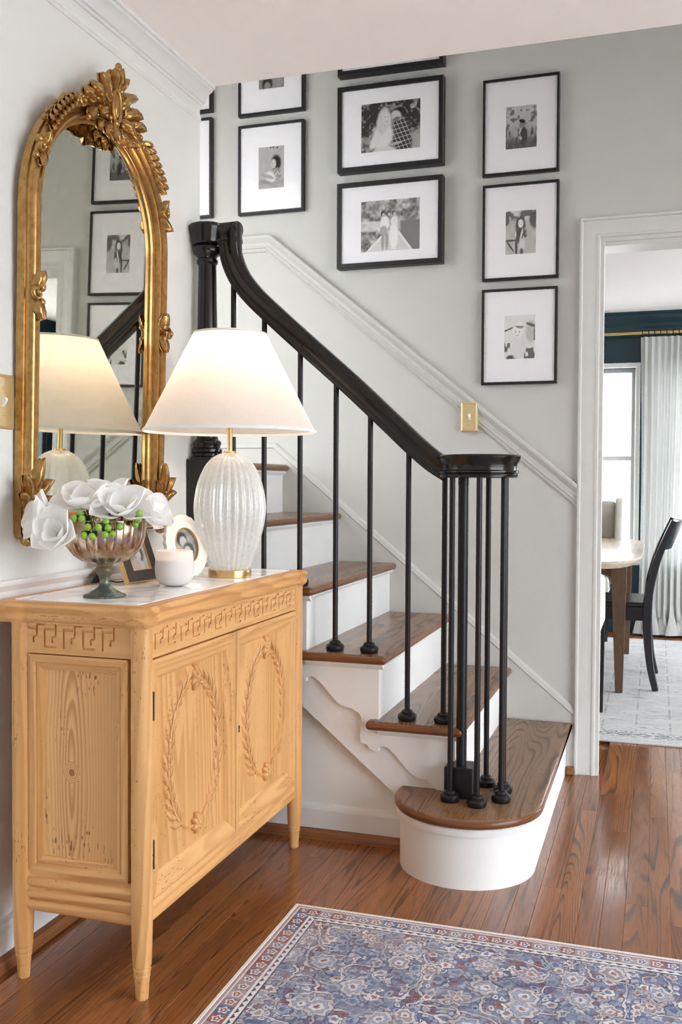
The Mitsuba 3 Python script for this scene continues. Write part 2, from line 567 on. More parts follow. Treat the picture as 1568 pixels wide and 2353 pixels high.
def rug_fn(p, n, uv):
    navy, ink, cream = mi.Color3f(0.075, 0.098, 0.205), mi.Color3f(0.030, 0.034, 0.070), mi.Color3f(0.70, 0.67, 0.67)
    rust, mauve, sky = mi.Color3f(0.230, 0.062, 0.055), mi.Color3f(0.30, 0.225, 0.240), mi.Color3f(0.30, 0.345, 0.45)
    d = dr.minimum(dr.minimum(p.x - RUG[0], RUG[1] - p.x), dr.minimum(p.y - RUG[2], RUG[3] - p.y))
    x, y = p.x, p.y
    wx, wy = x + 0.035 * (fbm(x * 9, y * 9, 2.0) - 0.5) + 0.007 * (noise(x * 110, y * 110, 3.0) - 0.5), y + 0.035 * (fbm(x * 9, y * 9, 8.0) - 0.5) + 0.007 * (noise(x * 110, y * 110, 5.0) - 0.5)
    wear = smoothstep(0.36, 0.66, fbm(x * 26, y * 34, 13.0))
    c = mix(navy, (0.16, 0.185, 0.30), smoothstep(0.45, 0.75, fbm(x * 6, y * 6, 3.0)))
    c = mix(c, mauve, 0.85 * smoothstep(0.50, 0.62, fbm(x * 3.4, y * 3.4, 11.0)))
    # small leaves and buds
    r, k = flowers(wx * 58, wy * 46, 3.0, 31)
    small = smoothstep(0.52, 0.40, r)
    c = mix(c, mix(cream, mix(sky, rust, smoothstep(0.80, 0.84, k)), smoothstep(0.42, 0.5, k)), (0.35 + 0.5 * wear) * small)
    c = mix(c, ink, small * smoothstep(0.20, 0.12, r) * wear)
    # winding stems, each a light line between two dark ones
    for s_, z in ((5.2, 4.0), (9.5, 21.0), (19.0, 33.0)):
        e = stems(wx * s_, wy * s_, z) / s_
        c = mix(c, ink, 0.75 * smoothstep(0.0058, 0.0044, e))
        c = mix(c, mix(cream, mauve, 0.3), (0.60 + 0.40 * wear) * smoothstep(0.0034, 0.0022, e))
    # mid-sized blossoms
    r, k = flowers(wx * 26, wy * 23, 5.0, 83)
    on_ = smoothstep(0.35, 0.40, k)
    c = mix(c, ink, 0.8 * smoothstep(0.42, 0.38, r) * on_)
    c = mix(c, mix(cream, sky, smoothstep(0.70, 0.74, k)), (0.5 + 0.45 * wear) * smoothstep(0.37, 0.33, r) * on_)
    c = mix(c, mix(rust, navy, smoothstep(0.55, 0.6, k)), 0.85 * smoothstep(0.19, 0.15, r) * on_)
    # palmettes, few and large
    r, k = flowers(wx * 10.5 + 0.3, wy * 9.6, 7.0, 57)
    on_ = smoothstep(0.30, 0.34, k)
    ring = smoothstep(0.30, 0.28, r)
    c = mix(c, ink, 0.75 * smoothstep(0.325, 0.305, r) * on_)
    c = mix(c, mix(cream, mauve, 0.25), (0.62 + 0.3 * wear) * ring * on_)
    c = mix(c, ink, 0.8 * smoothstep(0.215, 0.205, r) * on_)
    c = mix(c, mix(mauve, sky, smoothstep(0.55, 0.6, k)), 0.9 * smoothstep(0.20, 0.19, r) * on_)
    c = mix(c, cream, (0.6 + 0.3 * wear) * smoothstep(0.125, 0.110, r) * on_)
    c = mix(c, rust, 0.9 * smoothstep(0.065, 0.050, r) * on_)
    # border: rosettes between narrow guard stripes
    along = dr.select(dr.minimum(p.x - RUG[0], RUG[1] - p.x) < dr.minimum(p.y - RUG[2], RUG[3] - p.y), p.y, p.x)
    u = along / 0.034
    iu = dr.floor(u)
    eu, ev = (u - iu - 0.5) * 0.034, d - 0.040
    rr = dr.sqrt(eu * eu + ev * ev) / (1 + 0.2 * dr.cos(5 * dr.atan2(ev, eu)))
    kk = cell_rand(iu, 5)
    b = mix(mauve, mix(navy, rust, smoothstep(0.62, 0.66, kk)), smoothstep(0.35, 0.4, kk)) * (0.75 + 0.5 * cell_rand(iu, 9))
    b = mix(b, cream, smoothstep(0.0125, 0.0105, rr))
    b = mix(b, mix(navy, rust, smoothstep(0.5, 0.55, cell_rand(iu, 8))), smoothstep(0.0085, 0.007, rr))
    b = mix(b, cream, smoothstep(0.0036, 0.0026, rr))
    zig = dr.abs(u * 1.5 - dr.floor(u * 1.5) - 0.5) * 0.018
    b = mix(b, cream, smoothstep(0.0575, 0.059, d))
    b = mix(b, ink, smoothstep(0.0, 0.002, d - 0.064) * smoothstep(0.002, 0.0, d - 0.064 - zig))
    b = mix(b, cream, smoothstep(0.022, 0.020, d))
    b = mix(b, rust, 0.7 * smoothstep(0.0175, 0.0165, d))
    c = dr.select(d < 0.078, b, dr.select(d < 0.082, ink, c))
    # worn pile: streaks along the weft and fading
    streak = noise(p.x * 60, p.y * 700) * 0.6 + noise(p.x * 500, p.y * 60) * 0.4
    fade = smoothstep(0.40, 0.75, fbm(p.x * 22, p.y * 30, 7.0))
    c = mix(c, (0.42, 0.425, 0.46), 0.08 + 0.22 * fade + 0.22 * smoothstep(0.45, 0.8, streak))
    return c * (0.88 + 0.22 * streak)


bsdf('rug_print', base_color=proc(rug_fn), roughness=0.95, specular=0.1)


def rug_cream(p, n, uv):
    t = p.x * 150 + p.y * 150
    return mi.Color3f(0.74, 0.72, 0.70) * (0.75 + 0.3 * smoothstep(0.2, 0.6, t - dr.floor(t)))


bsdf('rug_binding', base_color=proc(rug_cream), roughness=0.95, specular=0.1)


def dining_rug_fn(p, n, uv):
    cream, slate = mi.Color3f(0.60, 0.60, 0.59), mi.Color3f(0.11, 0.125, 0.155)
    d = p.y - 4.37
    x, y = p.x, p.y
    wob = (noise(x * 16, y * 60) - 0.5)
    # feathered stems standing in rows
    u = x / 0.15
    iu = dr.floor(u)
    fx = (u - iu - 0.5) * 0.15
    w = y / 0.30 + 0.5 * (iu - 2 * dr.floor(iu / 2))
    fw = (w - dr.floor(w)) * 0.30
    stem = 0.65 * smoothstep(0.006, 0.003, dr.abs(fx)) * smoothstep(0.2, 0.45, noise(x * 40, y * 110, 4.0)) * smoothstep(0.05, 0.06, fw) * smoothstep(0.27, 0.26, fw)
    barb = y * 34 - dr.abs(fx) * 10 + 0.5 * wob
    t = barb - dr.floor(barb)
    feather = smoothstep(0.70, 0.78, t) * smoothstep(0.96, 0.90, t) * smoothstep(0.078, 0.070, dr.abs(fx)) * smoothstep(0.03, 0.05, fw) * smoothstep(0.29, 0.27, fw)
    m = dr.maximum(stem, 0.65 * feather)
    m = dr.maximum(m, 0.5 * smoothstep(0.66, 0.72, noise(x * 22, y * 95, 6.0)) * smoothstep(0.52, 0.6, noise(x * 7, y * 9, 2.0)))
    # lozenges of the border
    bx = x / 0.085
    ib = dr.floor(bx)
    ex = dr.abs(bx - ib - 0.5) * 2
    ring = dr.abs(ex + dr.abs(d - 0.135) / 0.030 - 0.8)
    lo = smoothstep(0.26, 0.16, ring)
    ticks = smoothstep(0.52, 0.62, noise(x * 95, y * 120))
    inb = smoothstep(0.090, 0.094, d) * smoothstep(0.185, 0.181, d)
    m = dr.select(d < 0.205, dr.maximum(lo, 0.8 * ticks) * inb, m)
    for q in (0.030, 0.088, 0.188):
        m = dr.maximum(m, 0.85 * smoothstep(0.0045, 0.003, dr.abs(d - q)) * smoothstep(0.2, 0.4, noise(x * 130, q)))
    s2 = dr.abs(x / 0.13 - dr.floor(x / 0.13) - 0.5) * 2 + dr.abs(d - 0.058) / 0.012
    m = dr.maximum(m, 0.7 * smoothstep(0.2, 0.1, dr.abs(s2 - 0.75)) * smoothstep(0.085, 0.075, d) * smoothstep(0.032, 0.04, d))
    m = m * (0.45 + 0.55 * noise(x * 70, y * 90)) * smoothstep(0.02, 0.03, d)
    return mix(cream * (0.9 + 0.14 * noise(x * 400, y * 400)), slate, m)


bsdf('dining_rug_print', base_color=proc(dining_rug_fn), roughness=0.95, specular=0.1)


def table_oak(p, n, uv):
    return mix((0.62, 0.52, 0.40), (0.50, 0.40, 0.29), noise(p.y * 3, p.x * 60, p.z * 60))


bsdf('table_pale', base_color=proc(table_oak), roughness=0.25, specular=0.5)


def leg_walnut(p, n, uv):
    return mix((0.21, 0.125, 0.075), (0.11, 0.060, 0.035), fbm(p.z * 25, p.x * 70, p.y * 70))


bsdf('table_walnut', base_color=proc(leg_walnut), roughness=0.45, specular=0.4)


# --- the prints behind glass: uv = (print number + across, up)
def photo_fn(p, n, uv):
    k = dr.floor(uv.x)
    x, y = uv.x - k, uv.y

    def el(cx, cy, rx, ry, rot=0.0, soft=0.24):
        c, s = math.cos(rot), math.sin(rot)
        a, b = (x - cx) * c + (y - cy) * s, -(x - cx) * s + (y - cy) * c
        return smoothstep(1 + soft, 1 - soft, dr.sqrt(dr.square(a / rx) + dr.square(b / ry)))

    def on(v, m, g):
        return v + (g - v) * m

    n1, n2, n3 = fbm(x * 9, y * 7, k), noise(x * 26, y * 24, k), noise(x * 60, y * 12, k)
    # 0: a couple, she fair and in white, he dark and in a checked shirt, before trees
    v = 0.02 + 0.28 * smoothstep(0.45, 0.8, n1) + 0.20 * smoothstep(0.70, 0.9, n2)
    v = on(v, smoothstep(0.80, 0.90, x) * smoothstep(0.45, 0.25, y), 0.35)
    chk = smoothstep(0.35, 0.5, dr.abs((x * 1.0 + y * 0.35) * 15 - dr.floor((x + y * 0.35) * 15) - 0.5)) + smoothstep(0.35, 0.5, dr.abs((y - x * 0.25) * 11 - dr.floor((y - x * 0.25) * 11) - 0.5))
    v = on(v, el(0.68, 0.30, 0.165, 0.38, 0.10), 0.03 + 0.42 * dr.minimum(chk, 1.0))
    v = on(v, el(0.650, 0.765, 0.110, 0.105, 0.25), 0.015)
    v = on(v, el(0.595, 0.700, 0.080, 0.105, 0.35), 0.46)
    v = on(v, el(0.600, 0.630, 0.060, 0.040, 0.35), 0.14)
    v = on(v, el(0.37, 0.30, 0.165, 0.30, -0.12), 0.62)
    v = on(v, el(0.26, 0.26, 0.07, 0.22, -0.45), 0.60)
    v = on(v, el(0.40, 0.00, 0.20, 0.10), 0.55)
    v = on(v, el(0.38, 0.62, 0.105, 0.27, -0.12), 0.46 + 0.10 * n3)
    v = on(v, el(0.435, 0.66, 0.072, 0.115, 0.1), 0.58)
    for ex in (0.405, 0.465):
        v = on(v, el(ex, 0.69, 0.016, 0.009), 0.28)
    v = on(v, el(0.437, 0.60, 0.028, 0.010), 0.32)
    v = on(v, el(0.58, 0.14, 0.12, 0.030, 0.2), 0.38)
    v0 = v
    # 1: two people with a child on a wooden walk among bushes
    v = 0.05 + 0.34 * smoothstep(0.35, 0.75, n1) + 0.16 * n2
    v = on(v, smoothstep(0.62, 0.70, x) * smoothstep(0.62, 0.55, y), 0.16)
    v = on(v, el(0.2, 0.50, 0.3, 0.10), 0.42 + 0.25 * n2)
    wl, wr = 0.10 + 0.36 * y / 0.42, 0.86 - 0.22 * y / 0.36
    v = on(v, smoothstep(0.0, 0.02, x - wl) * smoothstep(0.0, 0.02, wr - x) * smoothstep(0.42, 0.38, y), 0.50 + 0.1 * noise(x * 3, y * 60))
    for w in (wl, wr):
        v = on(v, smoothstep(0.03, 0.015, dr.abs(x - w)) * smoothstep(0.40, 0.36, y), 0.66)
    v = on(v, el(0.41, 0.56, 0.075, 0.13), 0.70)
    v = on(v, el(0.39, 0.40, 0.06, 0.10), 0.34)
    for ex in (0.375, 0.445):
        v = on(v, el(ex, 0.20, 0.028, 0.17), 0.30)
    v = on(v, el(0.56, 0.30, 0.072, 0.26), 0.72)
    v = on(v, el(0.565, 0.58, 0.06, 0.09), 0.66)
    for ex, g in ((0.375, 0.03), (0.47, 0.09), (0.555, 0.08)):
        v = on(v, el(ex, 0.735, 0.034, 0.050), g)
        v = on(v, el(ex + 0.012, 0.715, 0.022, 0.032), 0.46)
    v1 = v
    # 2: a man with a small child in tall grass under bare reeds
    v = 0.44 - 0.25 * smoothstep(0.7, 0.1, y) + 0.12 * (n1 - 0.5)
    v = on(v, smoothstep(0.55, 0.8, noise(x * 12, y * 16, 3.0)) * smoothstep(0.25, 0.5, y) * 0.9, 0.10)
    v = on(v, smoothstep(0.55, 0.75, noise(x * 30, y * 5, 9.0)) * smoothstep(0.55, 0.35, y), 0.06)
    v = on(v, smoothstep(0.30, 0.12, y), 0.03 + 0.10 * n3)
    v = on(v, el(0.58, 0.34, 0.10, 0.20, 0.25), 0.045)
    v = on(v, el(0.53, 0.56, 0.085, 0.09), 0.20)
    v = on(v, el(0.53, 0.635, 0.10, 0.045, -0.2), 0.008)
    v = on(v, el(0.32, 0.36, 0.08, 0.085), 0.36)
    v = on(v, el(0.47, 0.42, 0.03, 0.09, -0.5), 0.42)
    v = on(v, el(0.48, 0.25, 0.05, 0.035, -0.4), 0.45)
    v2 = v
    # 3: a girl with long dark hair leaning on a bench
    v = 0.42 + 0.16 * (n1 - 0.5)
    v = on(v, smoothstep(0.72, 0.86, y), 0.10 + 0.45 * smoothstep(0.45, 0.7, noise(x * 9, y * 11, 5.0)))
    v = on(v, el(0.95, 0.78, 0.18, 0.20), 0.07)
    v = on(v, el(0.02, 0.80, 0.12, 0.14), 0.09)
    v = on(v, el(0.49, 0.66, 0.155, 0.20), 0.015)
    v = on(v, el(0.50, 0.50, 0.165, 0.14), 0.05 + 0.12 * smoothstep(0.6, 0.8, n2))
    v = on(v, el(0.47, 0.42, 0.11, 0.17, -0.1), 0.035)
    v = on(v, el(0.62, 0.47, 0.08, 0.13), 0.05 + 0.22 * smoothstep(0.55, 0.7, n2))
    v = on(v, el(0.495, 0.70, 0.085, 0.092), 0.72)
    for ex in (0.46, 0.535):
        v = on(v, el(ex, 0.715, 0.018, 0.010), 0.32)
    v = on(v, el(0.50, 0.668, 0.032, 0.010), 0.42)
    v = on(v, el(0.525, 0.46, 0.026, 0.13, -0.32), 0.66)
    v = on(v, el(0.34, 0.43, 0.026, 0.10), 0.60)
    for ex in (0.50, 0.59):
        v = on(v, el(ex, 0.25, 0.045, 0.16), 0.56)
    v = on(v, el(0.53, 0.06, 0.05, 0.08), 0.07)
    for q in (el(0.17, 0.325, 0.20, 0.022), el(0.16, 0.20, 0.025, 0.18, 0.75), el(0.36, 0.20, 0.04, 0.22)):
        v = on(v, q, 0.05)
    v3 = v
    # 4: a baby with a bow, in a pale romper, before a basket
    v = 0.60 + 0.05 * noise(x * 4, y * 30, 2.0)
    v = on(v, smoothstep(0.026, 0.012, dr.abs(y - 0.64 - (x - 0.0) * 0.28)) * smoothstep(0.42, 0.36, x), 0.10)
    v = on(v, el(0.86, 0.62, 0.18, 0.24), 0.40 + 0.10 * n3)
    v = on(v, el(0.86, 0.77, 0.17, 0.035, -0.25), 0.10)
    v = on(v, smoothstep(0.93, 0.96, x) * smoothstep(0.72, 0.66, y) * smoothstep(0.4, 0.44, y), 0.08)
    v = on(v, smoothstep(0.62, 0.66, x) * smoothstep(0.30, 0.22, y), 0.10 + 0.55 * smoothstep(0.4, 0.62, noise(x * 11, y * 10, 8.0)))
    v = on(v, smoothstep(0.26, 0.2, x) * smoothstep(0.44, 0.38, y) * smoothstep(0.14, 0.2, y), 0.10 + 0.55 * smoothstep(0.35, 0.6, noise(x * 13, y * 12, 4.0)))
    v = on(v, el(0.24, 0.03, 0.16, 0.07), 0.06)
    v = on(v, el(0.46, 0.27, 0.20, 0.30), 0.62)
    v = on(v, el(0.62, 0.36, 0.07, 0.20, 0.2), 0.60)
    v = on(v, el(0.44, 0.64, 0.175, 0.165), 0.68)
    v = on(v, el(0.50, 0.745, 0.13, 0.050, -0.1), 0.20)
    v = on(v, el(0.47, 0.775, 0.17, 0.020, -0.1), 0.70)
    v = on(v, el(0.52, 0.81, 0.06, 0.030, -0.5), 0.74)
    for ex in (0.36, 0.495):
        v = on(v, el(ex, 0.62, 0.022, 0.014), 0.20)
    v = on(v, el(0.42, 0.535, 0.042, 0.012), 0.30)
    v4 = v
    # 5: a dark-haired girl holding a baby on a bed
    v = 0.36 + 0.06 * (n1 - 0.5) - 0.10 * smoothstep(0.30, 0.1, y)
    v = on(v, el(0.47, 0.97, 0.03, 0.02, 0.6), 0.03)
    v = on(v, el(0.57, 0.97, 0.03, 0.02, -0.6), 0.03)
    v = on(v, el(0.72, 0.95, 0.03, 0.02), 0.03)
    v = on(v, el(0.68, 0.60, 0.19, 0.19), 0.006)
    v = on(v, el(0.72, 0.34, 0.16, 0.14), 0.22 + 0.20 * smoothstep(0.5, 0.7, n2))
    v = on(v, el(0.58, 0.58, 0.10, 0.11), 0.46)
    for ex in (0.54, 0.65):
        v = on(v, el(ex, 0.595, 0.020, 0.010), 0.24)
    v = on(v, el(0.58, 0.525, 0.035, 0.009), 0.28)
    v = on(v, el(0.46, 0.28, 0.20, 0.12, -0.3), 0.58)
    v = on(v, el(0.30, 0.47, 0.085, 0.065), 0.34)
    v = on(v, el(0.35, 0.30, 0.26, 0.045, -0.25), 0.30)
    v = on(v, el(0.40, 0.13, 0.32, 0.050, -0.25), 0.22)
    v5 = v
    # 6: a child's head low in the picture, dark fringe
    v = 0.16 + 0.12 * n1
    v = on(v, el(0.34, 0.13, 0.20, 0.17), 0.012)
    v = on(v, el(0.34, 0.06, 0.12, 0.11), 0.22)
    v = on(v, el(0.78, 0.2, 0.12, 0.2), 0.26)
    v6 = v
    # 7: two heads close together (the small oval and the standing frame)
    v = 0.30 + 0.3 * (n1 - 0.4)
    v = on(v, el(0.36, 0.70, 0.24, 0.20), 0.05)
    v = on(v, el(0.42, 0.62, 0.16, 0.15), 0.46)
    v = on(v, el(0.62, 0.40, 0.24, 0.20), 0.09)
    v = on(v, el(0.56, 0.36, 0.15, 0.13), 0.50)
    v = on(v, el(0.42, 0.10, 0.32, 0.18), 0.55)
    v7 = v
    v = v0
    for i, w in enumerate((v1, v2, v3, v4, v5, v6, v7)):
        v = dr.select(k == i + 1, w, v)
    v = dr.clip(v * (0.92 + 0.16 * noise(x * 90, y * 110, k)), 0.0, 1.0)
    return mi.Color3f(v, v * 0.985, v * 0.96)


bsdf('photo_print', base_color=proc(photo_fn), roughness=0.6, specular=0.3)

# ------------------------------------------------------------------ the setting
WX, WY, CZ, SY = -1.437, 3.86, 2.415, 2.90       # left wall face, back wall face, hall ceiling, face of the wall under the stair
XZ = ((0, WY, 0), (1, 0, 0), (0, 0, 1), (0, -1, 0))       # drawing plane on the back wall: (x, z), outward
DX0, DX1, DZ = -0.215, 0.66, 2.045               # doorway to the dining room
DY = 7.70                                        # far wall of the dining room

struct('wall_left', cat(box(-1.57, WX, -1.7, 2.917, 0, 2.75)), 'paint_wall')
struct('wall_back', cat(box(-2.75, DX0, WY, 3.98, -0.02, 5.0), box(DX1, 2.5, WY, 3.98, -0.02, 5.0), box(DX0, DX1, WY, 3.98, DZ, 5.0)), 'paint_wall_dimmed')
struct('wall_stair', extrude([(-1.57, 0), (-0.70, 0), (-0.70, 0.14), (-1.437, 0.76), (-1.57, 0.87)], 0.06, ((0, SY + 0.06, 0), (1, 0, 0), (0, 0, 1), (0, -1, 0))), 'paint_wall')
struct('wall_landing', cat(box(-2.75, -2.63, 2.917, WY, 0, 5.0), box(-2.63, -1.57, 2.86, 2.917, 0, 1.2)), 'paint_wall')
# right of the hall: a wide opening with daylight; behind the camera: a closed wall
struct('wall_right', cat(box(2.3, 2.42, 2.6, WY, 0, 2.9), box(2.3, 2.42, -1.7, -0.1, 0, 2.9), box(2.3, 2.42, -0.1, 2.6, 2.32, 2.9), box(2.3, 2.42, -1.7, 2.9, 2.9, 5.0), box(2.3, 2.42, 2.9, WY, 4.6, 5.0)), 'paint_wall')  # the high gap is an added, unseen slot that lights the stair wall
struct('wall_front', box(-1.57, 2.42, -1.82, -1.7, 0, 5.0), 'paint_wall')
struct('wall_upper', cat(box(-2.75, -2.63, -1.82, 2.917, 2.75, 5.0), box(-2.75, -1.57, -1.82, -1.7, 2.75, 5.0)), 'paint_wall')
struct('ceiling', box(-1.437, 2.3, -1.7, 2.925, CZ, 2.75), 'paint_ceiling')
struct('ceiling_upper', box(-2.75, 2.5, -1.82, 3.98, 4.95, 5.05), 'paint_ceiling')
struct('ceiling_landing', box(-2.75, -1.437, -1.82, 2.86, 2.70, 2.75), 'paint_ceiling')
# small bead along the open edge of the ceiling
struct('trim_1', prism((WX, 2.925, CZ), (2.3, 2.925, CZ), [(0, 0.0), (0, 0.004), (0.012, 0.004), (0.012, 0.030), (-0.0005, 0.030)], (0, 1, 0), (0, 0, 1)), 'paint_ceiling')
# crown moulding and picture bead of the left wall
CR = [(0, 0), (0, -0.062), (0.006, -0.062), (0.008, -0.054), (0.014, -0.052), (0.018, -0.040), (0.028, -0.026), (0.040, -0.018), (0.043, -0.012), (0.050, -0.010), (0.050, 0)]
struct('trim_2', prism((WX, -1.7, CZ), (WX, 2.928, CZ), CR, (1, 0, 0), (0, 0, 1)), 'paint_trim', smooth=25)
struct('trim_3', prism((WX, -1.7, 2.318), (WX, 2.917, 2.318), [(0, 0), (0, -0.020), (0.003, -0.019), (0.005, -0.013), (0.003, -0.010), (0.006, -0.006), (0.003, 0)], (1, 0, 0), (0, 0, 1)), 'paint_wall')
RAIL = [(0, 0), (0, -0.062), (0.008, -0.062), (0.010, -0.054), (0.013, -0.050), (0.013, -0.026), (0.020, -0.020), (0.030, -0.010), (0.032, -0.003), (0.030, 0)]
struct('trim_4', prism((WX, -1.7, 0.894), (WX, 2.917, 0.894), RAIL, (1, 0, 0), (0, 0, 1)), 'paint_trim', smooth=25)
BASE = [(0, 0), (0.016, 0), (0.016, 0.088), (0.012, 0.098), (0.004, 0.104), (0, 0.106)]
SHOE = [(0, 0), (0.020, 0), (0.020, 0.014), (0.015, 0.024), (0.006, 0.029), (0, 0.030)]
struct('baseboard_left', prism((WX, -1.7, 0), (WX, 2.885, 0), BASE, (1, 0, 0), (0, 0, 1)), 'paint_trim')
struct('trim_5', prism((WX + 0.016, -1.7, 0), (WX + 0.016, 2.87, 0), SHOE, (1, 0, 0), (0, 0, 1)), 'oak_shoe', smooth=30)
struct('baseboard_stair', prism((WX, SY, 0), (-0.70, SY, 0), BASE, (0, -1, 0), (0, 0, 1)), 'paint_trim')
struct('trim_6', prism((WX + 0.03, SY - 0.016, 0), (-0.715, SY - 0.016, 0), SHOE, (0, -1, 0), (0, 0, 1)), 'oak_shoe', smooth=30)

# back wall: sloping chair rail, skirt of the stair, door casing
KN, EN = (-1.564, 2.170), (-0.289, 1.122)
CH = [(0, 0), (0, 0.026), (-0.004, 0.030), (-0.012, 0.030), (-0.020, 0.024), (-0.030, 0.014), (-0.044, 0.012), (-0.046, 0.016), (-0.052, 0.016), (-0.054, 0.010), (-0.060, 0.010), (-0.062, 0.013), (-0.067, 0.010), (-0.068, 0)]


def plumb(m, x):
    """cut the lower end of a sloping moulding plumb at x"""
    v = m.vertices.copy()
    e = v[:, 0] > x - 0.12
    d = unit((EN[0] - KN[0], 0, EN[1] - KN[1]))
    v[e] += ((x - v[e, 0]) / d[0])[:, None] * d
    return mk(v, m.faces)


struct('trim_7', plumb(sweep([(-2.63, 2.170), KN, EN], CH, XZ), -0.290), 'paint_wall_dimmed', smooth=25)
sk = [(-2.63, 1.285), (-1.545, 1.285), (-0.292, 0.244)]
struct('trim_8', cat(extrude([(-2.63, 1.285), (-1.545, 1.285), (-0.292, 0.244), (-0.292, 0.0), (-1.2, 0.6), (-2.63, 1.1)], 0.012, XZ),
                     plumb(sweep(sk, [(0.010, 0), (0.010, 0.006), (0.004, 0.014), (-0.012, 0.018), (-0.016, 0.012), (-0.016, 0)], XZ), -0.292)), 'paint_wall_dimmed')
CAS = [(0, 0), (0, 0.024), (0.004, 0.028), (0.010, 0.028), (0.013, 0.018), (0.060, 0.014), (0.066, 0.020), (0.074, 0.020), (0.078, 0.012), (0.091, 0.012), (0.093, 0)]


def casing(y, n, x0, x1, z1, m, prof=CAS):
    e1 = (1, 0, 0)
    w = 0.091
    return sweep([(x0 - w, 0), (x0 - w, z1 + w), (x1 + w, z1 + w), (x1 + w, 0)], [(-a, b) for a, b in prof], ((0, y, 0), e1, (0, 0, 1), n))


struct('trim_9', casing(WY, (0, -1, 0), -0.200, DX1, DZ, None), 'paint_trim_dimmed')
struct('trim_10', casing(3.98, (0, 1, 0), DX0, DX1, DZ, None), 'paint_trim_dimmed')
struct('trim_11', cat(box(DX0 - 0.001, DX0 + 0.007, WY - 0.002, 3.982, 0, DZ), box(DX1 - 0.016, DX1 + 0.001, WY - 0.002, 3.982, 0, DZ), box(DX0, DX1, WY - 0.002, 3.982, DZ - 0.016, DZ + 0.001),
                      box(DX0 + 0.006, DX0 + 0.009, WY + 0.045, 3.94, 0, DZ - 0.016)), 'paint_trim_dimmed')
struct('trim_12', prism((DX1 + 0.093, WY, 0), (2.3, WY, 0), BASE, (0, -1, 0), (0, 0, 1)), 'paint_trim')
# a short end of shoe moulding between the stair and the casing
struct('trim_13', box(-0.319, -0.289, 3.815, 3.852, 0, 0.028, 0.004), 'oak_shoe')

# floor: a slab with the boards laid on it one by one
PW = 0.0572


def slab(x0, x1, y0, y1, z0, z1):
    m = box(x0, x1, y0, y1, z0, z1)
    return m, np.column_stack([m.vertices[:, 1] + 31.7, m.vertices[:, 0] / PW + 400])


m, uv = slab(-2.75, 2.5, -1.9, 7.9, -0.06, -0.012)
scene['floor'] = ply(m, 'oak_floor', uv=uv)
labels['floor'] = {'kind': 'structure', 'label': 'brown oak strip floor running to the doorway'}
_used.add('floor')
m, uv = slab(-2.75, 2.5, 4.4, 7.9, -0.012, 0.0)
add('floor', 'far_boards', m, 'oak_floor', uv=uv)


def board(x0, x1, y0, y1, row, start):
    g, c, z0, z1 = 0.0002, 0.0008, -0.0119, 0.0
    x0, x1, y0, y1 = x0 + g, x1 - g, y0 + g, y1 - g
    v = np.array([(x0, y0, z0), (x1, y0, z0), (x1, y1, z0), (x0, y1, z0), (x0, y0, z1 - c), (x1, y0, z1 - c), (x1, y1, z1 - c), (x0, y1, z1 - c),
                  (x0 + c, y0 + c, z1), (x1 - c, y0 + c, z1), (x1 - c, y1 - c, z1), (x0 + c, y1 - c, z1)])
    f = [(0, 1, 5), (0, 5, 4), (1, 2, 6), (1, 6, 5), (2, 3, 7), (2, 7, 6), (3, 0, 4), (3, 4, 7), (4, 5, 9), (4, 9, 8), (5, 6, 10), (5, 10, 9), (6, 7, 11), (6, 11, 10), (7, 4, 8), (7, 8, 11), (8, 9, 10), (8, 10, 11)]
    return mk(v, f), np.column_stack([v[:, 1] - y0 + start, row + np.clip((v[:, 0] - x0) / (x1 - x0), 0.01, 0.99)])


rnd = random.Random(11)
nrow, k = int((2.3 - WX) / PW) + 1, 0
for i in range(nrow):
    x0 = WX + i * PW
    x1 = min(x0 + PW, 2.3)
    inside = DX0 + 0.01 < (x0 + x1) / 2 < DX1 - 0.01
    y, yend = -1.7, (4.4 if inside else WY)
    y1 = y + rnd.uniform(0.4, 1.8)
    while y < yend - 1e-6:
        if yend - y1 < 0.35:
            y1 = yend
        k += 1
        m, uv = board(x0, x1, y, y1, 1000 + k, rnd.uniform(0, 50))
        add('floor', 'board', m, 'oak_floor', uv=uv)
        y, y1 = y1, y1 + rnd.uniform(1.1, 2.1)

# dining room
struct('wall_dining_far', cat(box(-2.6, -1.12, DY, DY + 0.14, 0, CZ), box(-1.12, -0.16, DY, DY + 0.14, 0, 0.55), box(-1.12, -0.16, DY, DY + 0.14, 2.01, CZ),
                              box(-0.16, 0.03, DY, DY + 0.14, 0, CZ), box(0.03, 0.99, DY, DY + 0.14, 0, 0.55), box(0.03, 0.99, DY, DY + 0.14, 2.01, CZ), box(0.99, 2.5, DY, DY + 0.14, 0, CZ)), 'paint_teal')
struct('wall_dining_left', box(-2.6, -2.5, 3.98, DY, 0, CZ), 'paint_teal')
struct('wall_dining_right', cat(box(2.4, 2.5, 3.98, 4.2, 0, CZ), box(2.4, 2.5, 7.5, DY, 0, CZ), box(2.4, 2.5, 4.2, 7.5, 0, 0.7), box(2.4, 2.5, 4.2, 7.5, 2.18, CZ)), 'paint_teal')  # unseen side opening, enlarged to brighten the dining room
struct('ceiling_dining', box(-2.6, 2.5, 3.98, DY + 0.14, CZ, 2.55), 'paint_ceiling')
CRT = [(0, 0), (0, -0.175), (0.010, -0.175), (0.012, -0.160), (0.018, -0.156), (0.018, -0.120), (0.030, -0.105), (0.034, -0.080), (0.055, -0.050), (0.075, -0.035), (0.078, -0.020), (0.090, -0.016), (0.090, 0)]
struct('trim_14', prism((-2.5, DY, CZ), (2.4, DY, CZ), CRT, (0, -1, 0), (0, 0, 1)), 'paint_teal', smooth=25)
